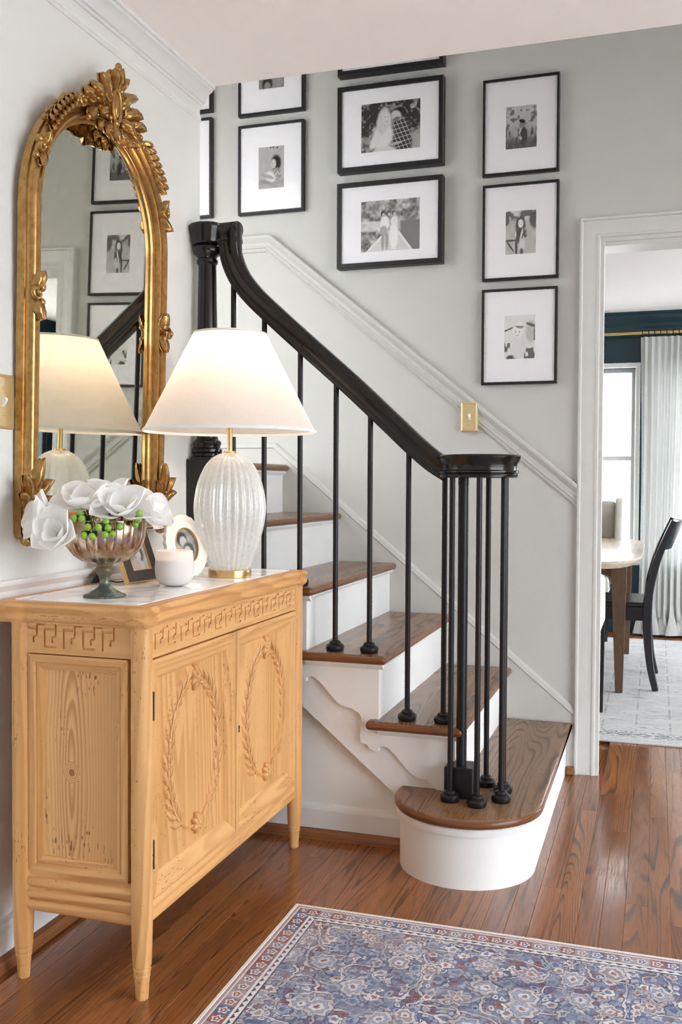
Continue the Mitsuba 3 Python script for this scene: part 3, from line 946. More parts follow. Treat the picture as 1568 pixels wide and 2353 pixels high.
struct('baseboard_dining', prism((-2.5, DY, 0), (2.4, DY, 0), [(0, 0), (0.018, 0), (0.018, 0.13), (0.006, 0.15), (0, 0.15)], (0, -1, 0), (0, 0, 1)), 'paint_teal')


def sash_window(x0, x1, z0, z1):
    w = fresh('window_1') if 'window_1' not in _used else fresh('window_2')
    labels[w] = {'kind': 'structure', 'label': 'white double-hung sash window in the dark teal dining room wall'}
    fr = ((0, DY, 0), (1, 0, 0), (0, 0, 1), (0, -1, 0))
    for p in mitred((x0 - 0.035, x1 + 0.035, z0 - 0.035, z1 + 0.035), [(0, 0), (0, 0.016), (0.008, 0.020), (0.030, 0.016), (0.035, 0.010), (0.037, 0)], fr):
        add(w, 'casing', p, 'window_white')
    zm = (z0 + z1) / 2 + 0.06
    for a, b, y in ((z0, zm, DY + 0.045), (zm - 0.03, z1, DY + 0.075)):
        s = add(w, 'sash', cat(*mitred((x0, x1, a, b), [(0, 0), (0, 0.028), (0.028, 0.028), (0.034, 0.018), (0.034, 0)], ((0, y + 0.028, 0), (1, 0, 0), (0, 0, 1), (0, -1, 0)))), 'window_white')
        v = [(x0 + 0.03, y + 0.012, a + 0.03), (x1 - 0.03, y + 0.012, a + 0.03), (x1 - 0.03, y + 0.012, b - 0.03), (x0 + 0.03, y + 0.012, b - 0.03)]
        add(s, 'pane', mk(v, [(0, 1, 2), (0, 2, 3)]), 'window_glass')
    add(w, 'sill', box(x0 - 0.05, x1 + 0.05, DY - 0.05, DY + 0.05, z0 - 0.03, z0, 0.006), 'window_white')


sash_window(-1.12, -0.16, 0.55, 2.01)
sash_window(0.03, 0.99, 0.55, 2.01)

# ------------------------------------------------------------------ the staircase
ST = thing('staircase', 'white painted staircase with dark oak treads and a rounded bottom step', 'staircase')
TT = 0.028


def xr(k):
    return -0.092 - 0.236 * k


ring = ccw(sg.box(-0.718, 2.83, -0.322, WY).union(sg.Point(-0.52, 2.83).buffer(0.198, quad_segs=24)).intersection(sg.box(-2, 0, 2, WY)))
add(ST, 'bullnose_riser', loft(ring, [(0, 0.0), (0, 0.150), (0.010, 0.152), (0.012, 0.165), (0.006, 0.172)]), 'paint_trim', smooth=30)
ring = ccw(sg.box(-0.735, 2.83, -0.298, 3.846).union(sg.Point(-0.5165, 2.83).buffer(0.2185, quad_segs=28)))
ring = np.array([q for i, q in enumerate(ring)])
add(ST, 'tread', loft(ring, half_round(0.172, 0.2, 5)), 'oak_tread', smooth=40)
for k in range(2, 7):
    x1 = -0.062 - 0.236 * k
    x0 = x1 - (0.30 if k < 6 else 1.2)
    if k < 6:
        ring = round_rect(x0, x1, 2.815, 3.85, 0.012, 3)
    else:
        ring = round_rect(-2.63, x1, 2.93, 3.85, 0.008, 3)
    add(ST, 'tread' if k < 6 else 'landing', loft(ring, half_round(0.2 * k - TT, 0.2 * k, 4)), 'oak_tread', smooth=40)
    add(ST, 'riser', box(xr(k) - 0.02, xr(k), SY - 0.03, 3.85, 0.2 * (k - 1), 0.2 * k - TT), 'paint_trim')
    add(ST, 'cove', prism((xr(k), SY - 0.04, 0.2 * k - TT), (xr(k), 3.848, 0.2 * k - TT), [(0, 0), (0.016, 0), (0.016, -0.005), (0.006, -0.015), (0, -0.017)], (1, 0, 0), (0, 0, 1)), 'paint_trim')
# sawn stringer with its scrolled brackets
pts = [(-0.545, 0.172)]
for k in range(2, 7):
    pts += [(xr(k), 0.2 * (k - 1) - (TT if k > 2 else 0.0)), (xr(k), 0.2 * k - TT)]
pts[0] = (xr(2), 0.12)
pts += [(-1.57, 1.172), (-1.57, 0.845), (-0.735, 0.157), (-0.70, 0.12)]
add(ST, 'stringer', extrude(sg.Polygon(pts).buffer(0), 0.034, ((0, SY, 0), (1, 0, 0), (0, 0, 1), (0, -1, 0))), 'paint_trim')
cur = [(-1.053, 0.503), (-1.043, 0.513), (-1.033, 0.518), (-1.022, 0.519), (-1.011, 0.514), (-0.989, 0.495), (-0.970, 0.474), (-0.952, 0.454), (-0.938, 0.442), (-0.926, 0.434), (-0.908, 0.429), (-0.889, 0.428),
       (-0.887, 0.422), (-0.876, 0.419), (-0.867, 0.412), (-0.861, 0.399), (-0.864, 0.374), (-0.865, 0.323), (-0.843, 0.320), (-0.837, 0.310), (-0.829, 0.305), (-0.817, 0.303)]
for k in range(2, 6):
    dx, dz = xr(k) - (-0.806), 0.2 * (k - 3)
    zu = 0.2 * k - TT
    poly = sg.Polygon([(xr(k), zu), (xr(k) - 0.245, zu)] + [(a + dx, b + dz) for a, b in cur] + [(xr(k), 0.302 + dz)])
    if k == 2:
        poly = poly.intersection(sg.box(-3, 0.2005, 3, 3))
    add(ST, 'bracket', extrude(poly.buffer(0), 0.014, ((0, SY - 0.034, 0), (1, 0, 0), (0, 0, 1), (0, -1, 0))), 'paint_trim')
    add(ST, 'cove', prism((xr(k) - 0.235, SY - 0.048, zu), (xr(k) + 0.016, SY - 0.048, zu), [(0, 0), (0.018, 0), (0.018, -0.006), (0.007, -0.016), (0, -0.019)], (0, -1, 0), (0, 0, 1)), 'paint_trim')

# ------------------------------------------------------------------ the railing
RL = thing('stair_railing', 'black railing with a sweeping handrail, slim iron balusters and turned posts', 'railing')
RY = 2.875
cl = spline([(-0.590, 1.158), (-0.640, 1.190), (-0.700, 1.240), (-0.775, 1.310), (-0.900, 1.425), (-1.060, 1.565), (-1.150, 1.645), (-1.225, 1.715), (-1.275, 1.778), (-1.303, 1.845), (-1.308, 1.900), (-1.308, 1.946)], 60)
# cross-section: a moulded top, hollow sides and a narrower foot (first coordinate up, second across)
half = [(0.034, 0.000), (0.033, 0.014), (0.029, 0.024), (0.021, 0.030), (0.012, 0.031), (0.006, 0.027), (-0.004, 0.021), (-0.014, 0.020), (-0.020, 0.024), (-0.026, 0.025), (-0.032, 0.022), (-0.033, 0.0)]
prof = half[::-1] + [(a, -b) for a, b in half[1:-1]]
clr = cl[::-1]
add(RL, 'handrail', sweep(clr, prof, ((0, RY, 0), (1, 0, 0), (0, 0, 1), (0, -1, 0))), 'black_lacquer', smooth=40)
add(RL, 'rail_link', sweep([(-1.43, 1.916), (-1.36, 1.918), (-1.277, 1.920)], prof, ((0, RY, 0), (1, 0, 0), (0, 0, 1), (0, -1, 0))), 'black_lacquer', smooth=40)
CAPC = (-0.497, 2.85)
CZO = -0.008
add(RL, 'volute_cap', lathe([(0.0, 1.148), (0.108, 1.148), (0.114, 1.150), (0.115, 1.156), (0.113, 1.160), (0.119, 1.163), (0.119, 1.167), (0.113, 1.170), (0.112, 1.178), (0.114, 1.188), (0.119, 1.198), (0.123, 1.205), (0.124, 1.210), (0.120, 1.214), (0.08, 1.216), (0.0, 1.216)], 56, CAPC, dz=CZO), 'black_lacquer', smooth=35)
KNOB = [(0.026, 0.0), (0.0275, 0.004), (0.029, 0.010), (0.0285, 0.016), (0.024, 0.021), (0.018, 0.023), (0.0185, 0.026), (0.016, 0.030), (0.011, 0.033), (0.0085, 0.034)]


def baluster(x, y, z0, z1, r=0.0083):
    b = add(RL, 'baluster', lathe([(r, z0), (r, z1)], 14, (x, y)), 'black_iron', smooth=35)
    add(b, 'foot', lathe([(0.0, z0)] + [(a, z0 + h) for a, h in KNOB] + [(0.0, z0 + 0.035)], 20, (x, y)), 'black_iron', smooth=35)


def under_rail(x):
    i = np.argmin(np.abs(cl[:, 0] - x))
    return cl[i, 1] - 0.030


for x, y in ((-0.560, 2.770), (-0.478, 2.748), (-0.418, 2.812), (-0.425, 2.900), (-0.484, 2.945)):
    baluster(x, y, 0.2, 1.15)
for x, k in ((-0.604, 2), (-0.716, 2), (-0.838, 3), (-0.949, 3), (-1.068, 4), (-1.190, 4), (-1.297, 5)):
    baluster(x, RY, 0.2 * k, under_rail(x))
n = add(RL, 'newel_post', lathe([(0.0, 0.28), (0.0155, 0.28), (0.0150, 0.70), (0.0150, 1.12), (0.0158, 1.121), (0.0158, 1.136), (0.0150, 1.138), (0.0150, 1.149), (0.0, 1.149)], 24, (-0.540, 2.835)), 'black_iron', smooth=35)
add(n, 'block', box(-0.583, -0.497, 2.792, 2.878, 0.2, 0.292, 0.003), 'black_iron')
NX, NY = -1.388, 2.872
n = add(RL, 'newel_post', lathe([(0.0, 1.196), (0.052, 1.196), (0.052, 1.204), (0.045, 1.208), (0.044, 1.216), (0.049, 1.222), (0.049, 1.230), (0.042, 1.235), (0.043, 1.243), (0.046, 1.249), (0.044, 1.256), (0.036, 1.262), (0.033, 1.275), (0.0335, 1.40), (0.0320, 1.62), (0.029, 1.80), (0.0285, 1.822), (0.034, 1.828), (0.034, 1.838), (0.029, 1.842), (0.033, 1.850), (0.043, 1.858), (0.046, 1.868), (0.043, 1.878), (0.027, 1.884), (0.025, 1.895), (0.0, 1.895)], 32, (NX, NY)), 'black_lacquer', smooth=35)
add(n, 'block', box(NX - 0.047, NX + 0.052, NY - 0.055, NY + 0.055, 0.972, 1.198, 0.003), 'black_lacquer')
add(n, 'cap', lathe([(0.0, 1.886), (0.046, 1.886), (0.051, 1.890), (0.052, 1.905), (0.056, 1.920), (0.060, 1.938), (0.058, 1.948), (0.045, 1.953), (0.0, 1.954)], 36, (NX, NY)), 'black_lacquer', smooth=35)

# ------------------------------------------------------------------ framed photographs on the back wall
PG = 'framed family photographs up the stair wall'


def picture(x0, x1, z0, z1, px0, px1, pz0, pz1, k, w, depth, label):
    t = thing('framed_photograph', label, 'picture frame', PG)
    fr = ((0, WY - 0.004, 0), (1, 0, 0), (0, 0, 1), (0, -1, 0))
    m = cat(*mitred((x0, x1, z0, z1), [(0, 0), (0, depth - 0.0015), (0.0015, depth), (w - 0.001, depth), (w, depth - 0.001), (w, 0)], fr))
    add(t, 'frame', m, 'black_frame')
    # mat board with a bevelled window
    y = depth - 0.009
    ms = []
    for p in ((x0 + w - 0.001, px0, z0 + w, z1 - w), (px1, x1 - w + 0.001, z0 + w, z1 - w), (px0, px1, z0 + w, pz0), (px0, px1, pz1, z1 - w)):
        b = box(p[0], p[1], WY - 0.004 - y, WY - 0.004 - y + 0.002, p[2], p[3])
        ms.append(b)
    add(t, 'mat', cat(*ms), 'mat_board')
    yy = WY - 0.004 - y + 0.0012
    v = np.array([(px0 - 0.002, yy, pz0 - 0.002), (px1 + 0.002, yy, pz0 - 0.002), (px1 + 0.002, yy, pz1 + 0.002), (px0 - 0.002, yy, pz1 + 0.002)])
    add(t, 'photograph', mk(v, [(0, 1, 2), (0, 2, 3)]), 'photo_print', uv=np.array([(k + 0.001, 0), (k + 0.999, 0), (k + 0.999, 1), (k + 0.001, 1)]))
    yy = WY - 0.004 - depth + 0.004
    v = np.array([(x0 + w, yy, z0 + w), (x1 - w, yy, z0 + w), (x1 - w, yy, z1 - w), (x0 + w, yy, z1 - w)])
    add(t, 'glazing', mk(v, [(0, 1, 2), (0, 2, 3)]), 'frame_glass')


picture(-0.666, -0.372, 2.326, 2.698, -0.577, -0.458, 2.425, 2.588, 2, 0.0095, 0.024, 'narrow black frame with a photo of a man in tall grass, top right')
picture(-0.664, -0.370, 1.919, 2.291, -0.574, -0.457, 2.018, 2.185, 3, 0.0095, 0.024, 'narrow black frame with a photo of a long-haired girl leaning on a bench')
picture(-0.664, -0.372, 1.513, 1.885, -0.575, -0.457, 1.612, 1.780, 4, 0.0095, 0.024, 'narrow black frame with a pale photo of a baby wearing a hair bow')
picture(-1.260, -0.820, 2.390, 2.735, -1.160, -0.915, 2.463, 2.657, 0, 0.0185, 0.042, 'wide black frame with a photo of a couple, he in a checked shirt')
picture(-1.260, -0.820, 2.001, 2.346, -1.159, -0.914, 2.062, 2.266, 1, 0.0185, 0.042, 'wide black frame with a photo of a family on a wooden walk')
picture(-1.260, -0.820, 2.780, 3.125, -1.160, -0.915, 2.853, 3.047, 1, 0.0185, 0.042, 'wide black frame almost hidden by the ceiling, only its lower bar in sight')
picture(-1.710, -1.413, 2.259, 2.634, -1.618, -1.503, 2.363, 2.537, 5, 0.0105, 0.024, 'narrow black frame with a photo of a dark-haired girl holding a baby')
picture(-1.710, -1.413, 2.673, 3.048, -1.618, -1.504, 2.779, 2.951, 6, 0.0105, 0.024, 'narrow black frame cut off by the ceiling, above the girl with the baby')
picture(-2.130, -1.834, 2.263, 2.688, -2.04, -1.925, 2.40, 2.57, 3, 0.0105, 0.024, 'black frame half hidden by the wall corner, just above the turned upper post')
picture(-2.130, -1.834, 2.713, 3.088, -2.04, -1.925, 2.82, 2.99, 5, 0.0105, 0.024, 'black frame in the corner under the ceiling, only its lower right edge in sight')

# ------------------------------------------------------------------ switch plates


def toggles(t, frame_fn, xs, zc):
    for x in xs:
        g = add(t, 'toggle', frame_fn(x, zc, 'toggle'), 'toggle_white')
        for s in (-1, 1):
            add(t, 'screw', frame_fn(x, zc + s * 0.030, 'screw'), 'brass')


def plate_mesh(a0, a1, b0, b1, fr):
    return place(loft(round_rect(a0, a1, b0, b1, 0.003, 2), [(0, 0), (0, 0.0025), (-0.002, 0.0045), (-0.006, 0.0055), (-0.0075, 0.0048)]), *fr)


def tog(fr):
    def fn(a, b, what):
        if what == 'toggle':
            m = trimesh.convex.convex_hull(np.array([(sa * 0.0055, sb * 0.012, 0.0045) for sa in (-1, 1) for sb in (-1, 1)] + [(sa * 0.0035, 0.004 + sb * 0.003, 0.016) for sa in (-1, 1) for sb in (-1, 1)]))
        else:
            m = lathe([(0, 0.004), (0.0030, 0.004), (0.0032, 0.0058), (0.002, 0.0066), (0, 0.0068)], 12)
        m.apply_translation((a, b, 0))
        return place(m, *fr)
    return fn


t = thing('light_switch', 'brass light switch plate with one toggle on the sloping rail of the back wall', 'light switch')
fr = ((0, WY - 0.026, 0), (1, 0, 0), (0, 0, 1), (0, -1, 0))
add(t, 'plate', cat(plate_mesh(-0.744, -0.675, 1.329, 1.447, fr), box(-0.741, -0.678, WY - 0.026, WY - 0.002, 1.332, 1.444)), 'brass_plate')
toggles(t, tog(fr), [-0.7095], 1.388)
t = thing('light_switch', 'brass switch plate with several toggles beside the gilt mirror', 'light switch')
fr = ((WX, 0, 0), (0, 1, 0), (0, 0, 1), (1, 0, 0))
add(t, 'plate', plate_mesh(1.766, 1.970, 1.243, 1.369, fr), 'brass_plate')
toggles(t, tog(fr), [1.943, 1.893, 1.845, 1.797], 1.306)

# ------------------------------------------------------------------ the pine console cabinet
CB = thing('console_cabinet', 'carved natural pine console cabinet with two wreath doors and a marble top', 'cabinet')
FX, BX, LY, RYc, ZT = -1.050, -1.352, 1.852, 2.786, 0.855
FY = (0, 1, 0)
FRONT = ((FX + 0.004, 0, 0), (0, 1, 0), (0, 0, 1), (1, 0, 0))       # (y, z), outward +x
SIDE = ((0, LY - 0.004, 0), (1, 0, 0), (0, 0, 1), (0, -1, 0))        # (x, z), outward -y
PROF = [(0.0, 0.0), (0.0130, 0.0), (0.0140, 0.006), (0.0150, 0.030), (0.0165, 0.042), (0.0162, 0.046), (0.0178, 0.049), (0.0183, 0.054), (0.0172, 0.057), (0.0190, 0.061), (0.0195, 0.067), (0.0183, 0.070),
        (0.0203, 0.074), (0.0208, 0.082), (0.0220, 0.110), (0.0232, 0.160), (0.0236, 0.230), (0.0232, 0.300), (0.0236, 0.308), (0.0226, 0.3125), (0.0236, 0.317), (0.0236, 0.420), (0.0232, 0.520), (0.0237, 0.526), (0.0226, 0.531), (0.0237, 0.536),
        (0.0233, 0.640), (0.0231, 0.758), (0.0236, 0.764), (0.0226, 0.769), (0.0236, 0.774), (0.0233, 0.824), (0.0, 0.824)]
for x in (FX, BX):
    for y in (LY, RYc):
        add(CB, 'leg', lathe(PROF, 28, (x, y), rib=lambda th, t: 1 + np.where(t < 0.10, 0.05 * np.sin(7 * th) * (1 - t / 0.10), 0)), 'pine_z', smooth=40)
# top: moulded pine rim with round ears over the posts, marble let into it
x0, x1, y0, y1 = -1.418, -1.026, 1.824, 2.816
ears = sg.box(x0, y0, x1, y1)
for x in (FX, BX + 0.0):
    for y in (LY, RYc):
        ears = ears.union(sg.Point(x if x == FX else x, y).buffer(0.037, quad_segs=8))
ears = ears.buffer(-0.008).buffer(0.008, quad_segs=4).buffer(0.008, quad_segs=4).buffer(-0.008, quad_segs=4)
ring = ccw(ears.simplify(0.0004))
add(CB, 'top_rim', loft(ring, [(-0.012, 0.808), (-0.010, 0.812), (-0.004, 0.815), (0.000, 0.822), (0.000, 0.829), (-0.004, 0.833), (-0.003, 0.836), (0.001, 0.841), (0.002, 0.847), (-0.001, 0.852), (-0.007, 0.855), (-0.02, 0.8552)]), 'pine_rim', smooth=35)
ring = round_rect(-1.382, -1.062, 1.858, 2.782, 0.012, 4)
add(CB, 'marble_top', loft(ring, [(0, 0.8455), (0, 0.8560), (-0.0012, 0.8570)]), 'marble_white')
# carcass
add(CB, 'back_board', box(BX - 0.008, BX + 0.004, LY + 0.02, RYc - 0.02, 0.165, 0.81), 'pine_z')
add(CB, 'bottom_board', box(BX, FX - 0.012, LY + 0.01, RYc - 0.01, 0.168, 0.186), 'pine_y')
add(CB, 'end_board', box(BX + 0.02, FX - 0.02, RYc - 0.006, RYc + 0.010, 0.165, 0.81), 'pine_z')


def key_cut(a0, a1, z0, z1, n, wv, flip=False):
    """grooves of a running key pattern"""
    u, h = (a1 - a0) / n, z1 - z0
    cut = []

    def line(p):
        q = [(a0 + (i + (1 - s if flip else s)) * u, z0 + t * h) for s, t in p]
        cut.append(sg.LineString(q).buffer(wv / 2, cap_style='square', join_style='mitre'))
    for i in range(n):
        line([(0.06, 0.0), (0.06, 0.80), (0.52, 0.80)])
        line([(0.64, 1.0), (0.64, 0.46), (0.46, 0.40), (0.46, 0.22)])
        line([(0.64, 1.0), (1.0, 1.0)]) if i % 3 != 1 else None
        line([(0.06, 0.0), (0.60, 0.0)]) if i % 2 else None
    return shapely.union_all(cut)


# frieze of the front: incised key pattern
fz = sg.box(LY + 0.022, 0.738, RYc - 0.022, 0.812)
cut = key_cut(1.893, 2.752, 0.757, 0.799, 14, 0.0042)
f = add(CB, 'frieze', box(FX - 0.016, FX + 0.004, LY + 0.02, RYc - 0.02, 0.736, 0.814), 'pine_y')
add(f, 'key_carving', extrude(fz.difference(cut), 0.0042, ((FX + 0.004, 0, 0), (0, 1, 0), (0, 0, 1), (1, 0, 0))), 'pine_y')
# frieze of the side with larger keys
f = add(CB, 'frieze', box(BX + 0.014, FX - 0.018, LY - 0.006, LY + 0.012, 0.741, 0.818), 'pine_x')
cut = key_cut(-1.338, -1.094, 0.757, 0.806, 5, 0.0052)
add(f, 'key_carving', extrude(sg.box(BX + 0.014, 0.741, FX - 0.020, 0.816).difference(cut), 0.0045, ((0, LY - 0.006, 0), (1, 0, 0), (0, 0, 1), (0, -1, 0))), 'pine_x')
# side panel in a mitred moulding
PAN = [(0, -0.010), (0, 0.007), (0.006, 0.009), (0.016, 0.008), (0.019, 0.003), (0.022, 0.004), (0.030, 0.000), (0.034, -0.002), (0.036, -0.010)]
add(CB, 'side_panel', box(BX + 0.03, FX - 0.03, LY + 0.002, LY + 0.012, 0.26, 0.73), 'pine_knot')
for i, p in enumerate(mitred((BX + 0.022, FX - 0.028, 0.250, 0.7385), PAN, SIDE)):
    add(CB, 'side_moulding', p, 'pine_x' if i % 2 == 0 else 'pine_z')
# three reeds under the side panel
reeds = [(-0.012, 0.158)]
for i in range(3):
    zc = 0.172 + i * 0.0275
    for a in np.linspace(-80, 80, 9):
        reeds.append((0.004 + 0.011 * math.cos(math.radians(a)), zc + 0.0135 * math.sin(math.radians(a))))
reeds += [(0.010, 0.252), (-0.012, 0.252)]
add(CB, 'reeded_rail', prism((BX - 0.004, LY, 0), (FX - 0.014, LY, 0), reeds, (0, -1, 0), (0, 0, 1)), 'pine_x', smooth=40)
add(CB, 'reeded_rail', prism((BX + 0.01, RYc + 0.002, 0), (FX - 0.014, RYc + 0.002, 0), reeds, (0, 1, 0), (0, 0, 1)), 'pine_x', smooth=40)
# front rail under the doors
fr_ = [(-0.014, 0.157), (0.006, 0.157), (0.011, 0.161), (0.011, 0.173), (0.006, 0.178), (0.009, 0.181), (0.009, 0.192), (0.004, 0.199), (-0.014, 0.201)]
add(CB, 'front_rail', prism((FX, LY + 0.018, 0), (FX, RYc - 0.018, 0), fr_, (1, 0, 0), (0, 0, 1)), 'pine_y', smooth=35)


def leaf_relief(L, W, H, curl):
    """a raised carved leaf lying in the (u, v) plane, root at the origin, tip along +u; curl turns the tip sideways"""
    nu, nv = 9, 5
    v = []
    for i in range(nu):
        t = i / (nu - 1)
        w = W * (math.sin(math.pi * min(1, t * 0.88 + 0.10)) ** 0.8) * (0.55 + 0.55 * t)
        cx, cy = L * t, curl * L * t * t
        for j in range(nv):
            s = j / (nv - 1) * 2 - 1
            z = H * (1 - s * s) ** 0.6 * (0.45 + 0.55 * t) - 0.30 * H * math.exp(-(s / 0.22) ** 2) * (1 - t)
            z = max(z, 0.0) * (1 - t ** 5) - 0.002 * t ** 5
            v.append((cx - curl * s * w * t, cy + s * w, z if abs(s) < 1 else -0.002))
    return np.array(v), grid_faces(nu, nv)


def rosette(r, h, petals=7):
    ms = []
    for lay, (rr, hh, off) in enumerate(((1.0, 0.6, 0.0), (0.62, 0.95, 0.4))):
        for i in range(petals):
            a = 2 * math.pi * i / petals + off
            m = ball((0, 0, 0), 1, 1, (r * rr * 0.50, r * rr * 0.30, h * 0.55))
            m.apply_transform(trimesh.transformations.rotation_matrix(a, (0, 0, 1)))
            m.apply_translation((math.cos(a) * r * rr * 0.55, math.sin(a) * r * rr * 0.55, h * hh * 0.45))
            ms.append(m)
    ms.append(ball((0, 0, h * 0.7), r * 0.26, 1, (1, 1, 0.8)))
    return cat(*ms)


def wreath(cy, cz, ry, rz):
    rr = np.random.default_rng(5)
    ms = []
    a = np.linspace(0, 2 * math.pi, 90)
    vine = tube(np.column_stack([cy + ry * np.sin(a), cz - rz * np.cos(a), np.full(90, 0.002)]), 0.0042, 6, caps=False)
    ms.append(vine)
    for side in (-1, 1):
        for i in range(13):
            for s in (1, -1):
                th = (0.17 + 0.80 * (i + (0.0 if s > 0 else 0.45)) / 13) * math.pi
                p = np.array([cy + side * ry * math.sin(th), cz - rz * math.cos(th)])
                tg = unit((side * ry * math.cos(th), rz * math.sin(th)))
                nn = np.array([-tg[1], tg[0]]) * s
                d = unit(tg * 0.80 + nn * (0.74 if s * side < 0 else 0.66))
                L = (0.050 if s * side < 0 else 0.036) * rr.uniform(0.9, 1.1)
                v, f = leaf_relief(L, L * 0.25, 0.0125, 0.35 * (1 if d[0] * tg[1] - d[1] * tg[0] > 0 else -1))
                e2 = np.array([-d[1], d[0]])
                w = np.column_stack([p[0] + v[:, 0] * d[0] + v[:, 1] * e2[0], p[1] + v[:, 0] * d[1] + v[:, 1] * e2[1], v[:, 2]])
                ms.append(mk(w, f))
    return cat(*ms), moved(rosette(0.027, 0.018), basis((cy, cz + rz + 0.006, 0), (0.8, 0, 0), (0, 1.25, 0), (0, 0, 1))), moved(rosette(0.024, 0.018), basis((cy + 0.008, cz - rz + 0.004, 0), (0.9, 0, 0), (0, 1.1, 0), (0, 0, 1)))


DM = [(0, -0.016), (0, 0.004), (0.004, 0.006), (0.012, 0.006), (0.016, 0.004), (0.034, -0.002), (0.046, -0.008), (0.048, -0.011), (0.050, -0.016)]
PX = FX + 0.004 - 0.0105                      # face of the sunk door panels
for y0, y1 in ((1.884, 2.3285), (2.3315, 2.770)):
    d = add(CB, 'door', box(FX - 0.022, FX - 0.013, y0, y1, 0.203, 0.733), 'pine_z')
    for i, p in enumerate(mitred((y0, y1, 0.203, 0.733), DM, FRONT)):
        add(d, 'rail' if i % 2 == 0 else 'stile', p, 'pine_y' if i % 2 == 0 else 'pine_z')
    # panel glued up of three boards
    yy = np.linspace(y0 + 0.046, y1 - 0.046, 4) + np.array([0, 0.012, -0.02, 0])
    for a, b in zip(yy[:-1], yy[1:]):
        add(d, 'panel_board', box(PX - 0.006, PX, a + 0.0002, b - 0.0002, 0.246, 0.690, 0.0004), 'pine_z')
    cyw = (y0 + y1) / 2 + 0.004
    w, ra, rb = wreath(cyw, 0.472, 0.130, 0.178)
    fr = ((PX - 0.0003, 0, 0), (0, 1, 0), (0, 0, 1), (1, 0, 0))
    add(d, 'wreath_carving', place(w, *fr), 'pine_z', smooth=50)
    add(d, 'rosette', place(ra, *fr), 'pine_z', smooth=50)
    add(d, 'rosette', place(rb, *fr), 'pine_z', smooth=50)
    yh = y0 - 0.001 if y0 < 2 else y1 + 0.001
    for z0, z1 in ((0.602, 0.664), (0.274, 0.337)):
        add(d, 'hinge', cat(bar((FX + 0.008, yh, z0), (FX + 0.008, yh, z1), 0.0052, 10), box(FX - 0.004, FX + 0.0115, yh - 0.004, yh + 0.004, z0 + 0.004, z1 - 0.004)), 'hinge_iron', label='dark iron butt hinge')
    if y0 > 2:
        kx = FX + 0.004 + 0.0055
        kh = sg.Point(2.3445, 0.478).buffer(0.0042).union(sg.Polygon([(2.3425, 0.478), (2.3465, 0.478), (2.3475, 0.464), (2.3415, 0.464)]))
        add(d, 'keyhole', extrude(kh, 0.0012, ((kx, 0, 0), (0, 1, 0), (0, 0, 1), (1, 0, 0))), 'hinge_iron', label='dark keyhole')

# ------------------------------------------------------------------ the gilt mirror
MR = thing('gilt_mirror', 'tall arched gilt mirror with carved crest hanging over the console', 'mirror')
TL = math.radians(1.2)
MZ = np.array([math.sin(TL), 0, math.cos(TL)])
MN = np.array([math.cos(TL), 0, -math.sin(TL)])
MO = np.array([-1.413, 2.268, 1.70]) - MZ * 1.70
MF = (MO, np.array([0, 1.0, 0]), MZ, MN)                             # (s, t, n): along the wall, up, out of the wall
HW, T0, TS = 0.3335, 0.985, 1.778


def arch(hw, t0, ts, rc, n=40, rise=None):
    rise = hw if rise is None else rise
    pts = [(-hw + rc * (1 - math.sin(a)), t0 + rc * (1 - math.cos(a))) for a in np.linspace(0, math.pi / 2, 5)]
    pts += [(-hw, t) for t in np.linspace(t0 + rc, ts, 8)[1:-1]]
    pts += [(-hw * math.cos(a), ts + rise * math.sin(a)) for a in np.linspace(0, math.pi, n)]
    pts += [(hw, t) for t in np.linspace(ts, t0 + rc, 8)[1:-1]]
    pts += [(hw - rc * (1 - math.sin(a)), t0 + rc * (1 - math.cos(a))) for a in np.linspace(math.pi / 2, 0, 5)]
    return np.array(pts)[::-1]


op = arch(HW, T0, TS, 0.02)
MP = [(0, -0.008), (0.0, 0.012), (0.005, 0.013), (0.005, 0.021), (0.009, 0.029), (0.015, 0.033), (0.021, 0.031), (0.025, 0.024), (0.027, 0.016), (0.030, 0.014), (0.033, 0.018), (0.038, 0.025), (0.044, 0.026), (0.049, 0.020), (0.051, 0.010), (0.055, 0.010), (0.057, 0.006), (0.062, 0.003), (0.062, -0.008)]
add(MR, 'frame', sweep(op, MP, MF, closed=True), 'gilt_wood', smooth=35)
ip = arch(HW - 0.060, T0 + 0.060, TS, 0.004)
mm = place(mk(np.column_stack([ip, np.zeros(len(ip))]), tri2d(ip)), *MF)
add(MR, 'glass', mm, 'mirror_silver', label='silvered mirror plate')
add(MR, 'backing', place(extrude(arch(HW - 0.02, T0 + 0.02, TS, 0.01), 0.004), MO - MN * 0.006, *MF[1:]), 'pine_z')


def scroll(c, r0, turns, start, hand, w, h0=0.028, taper=0.35, tail=None):
    """a carved volute in the mirror's plane, wound about c"""
    pts, rad = [], []
    if tail is not None:
        e = np.array([c[0] + r0 * math.cos(start), c[1] + r0 * math.sin(start)])
        for t in np.linspace(0, 1, 6)[:-1]:
            q = np.asarray(tail) * (1 - t) + e * t
            pts.append((q[0], q[1], h0))
            rad.append(w * (0.45 + 0.55 * t))
    for t in np.linspace(0, 1, 18):
        a = start + hand * turns * 2 * math.pi * t
        r = r0 * (1 - 0.82 * t)
        pts.append((c[0] + r * math.cos(a), c[1] + r * math.sin(a), h0 + 0.010 * t))
        rad.append(w * (1 - taper * t))
    return cat(tube(pts, np.array(rad), 7), ball(pts[-1], w * 1.05, 1))


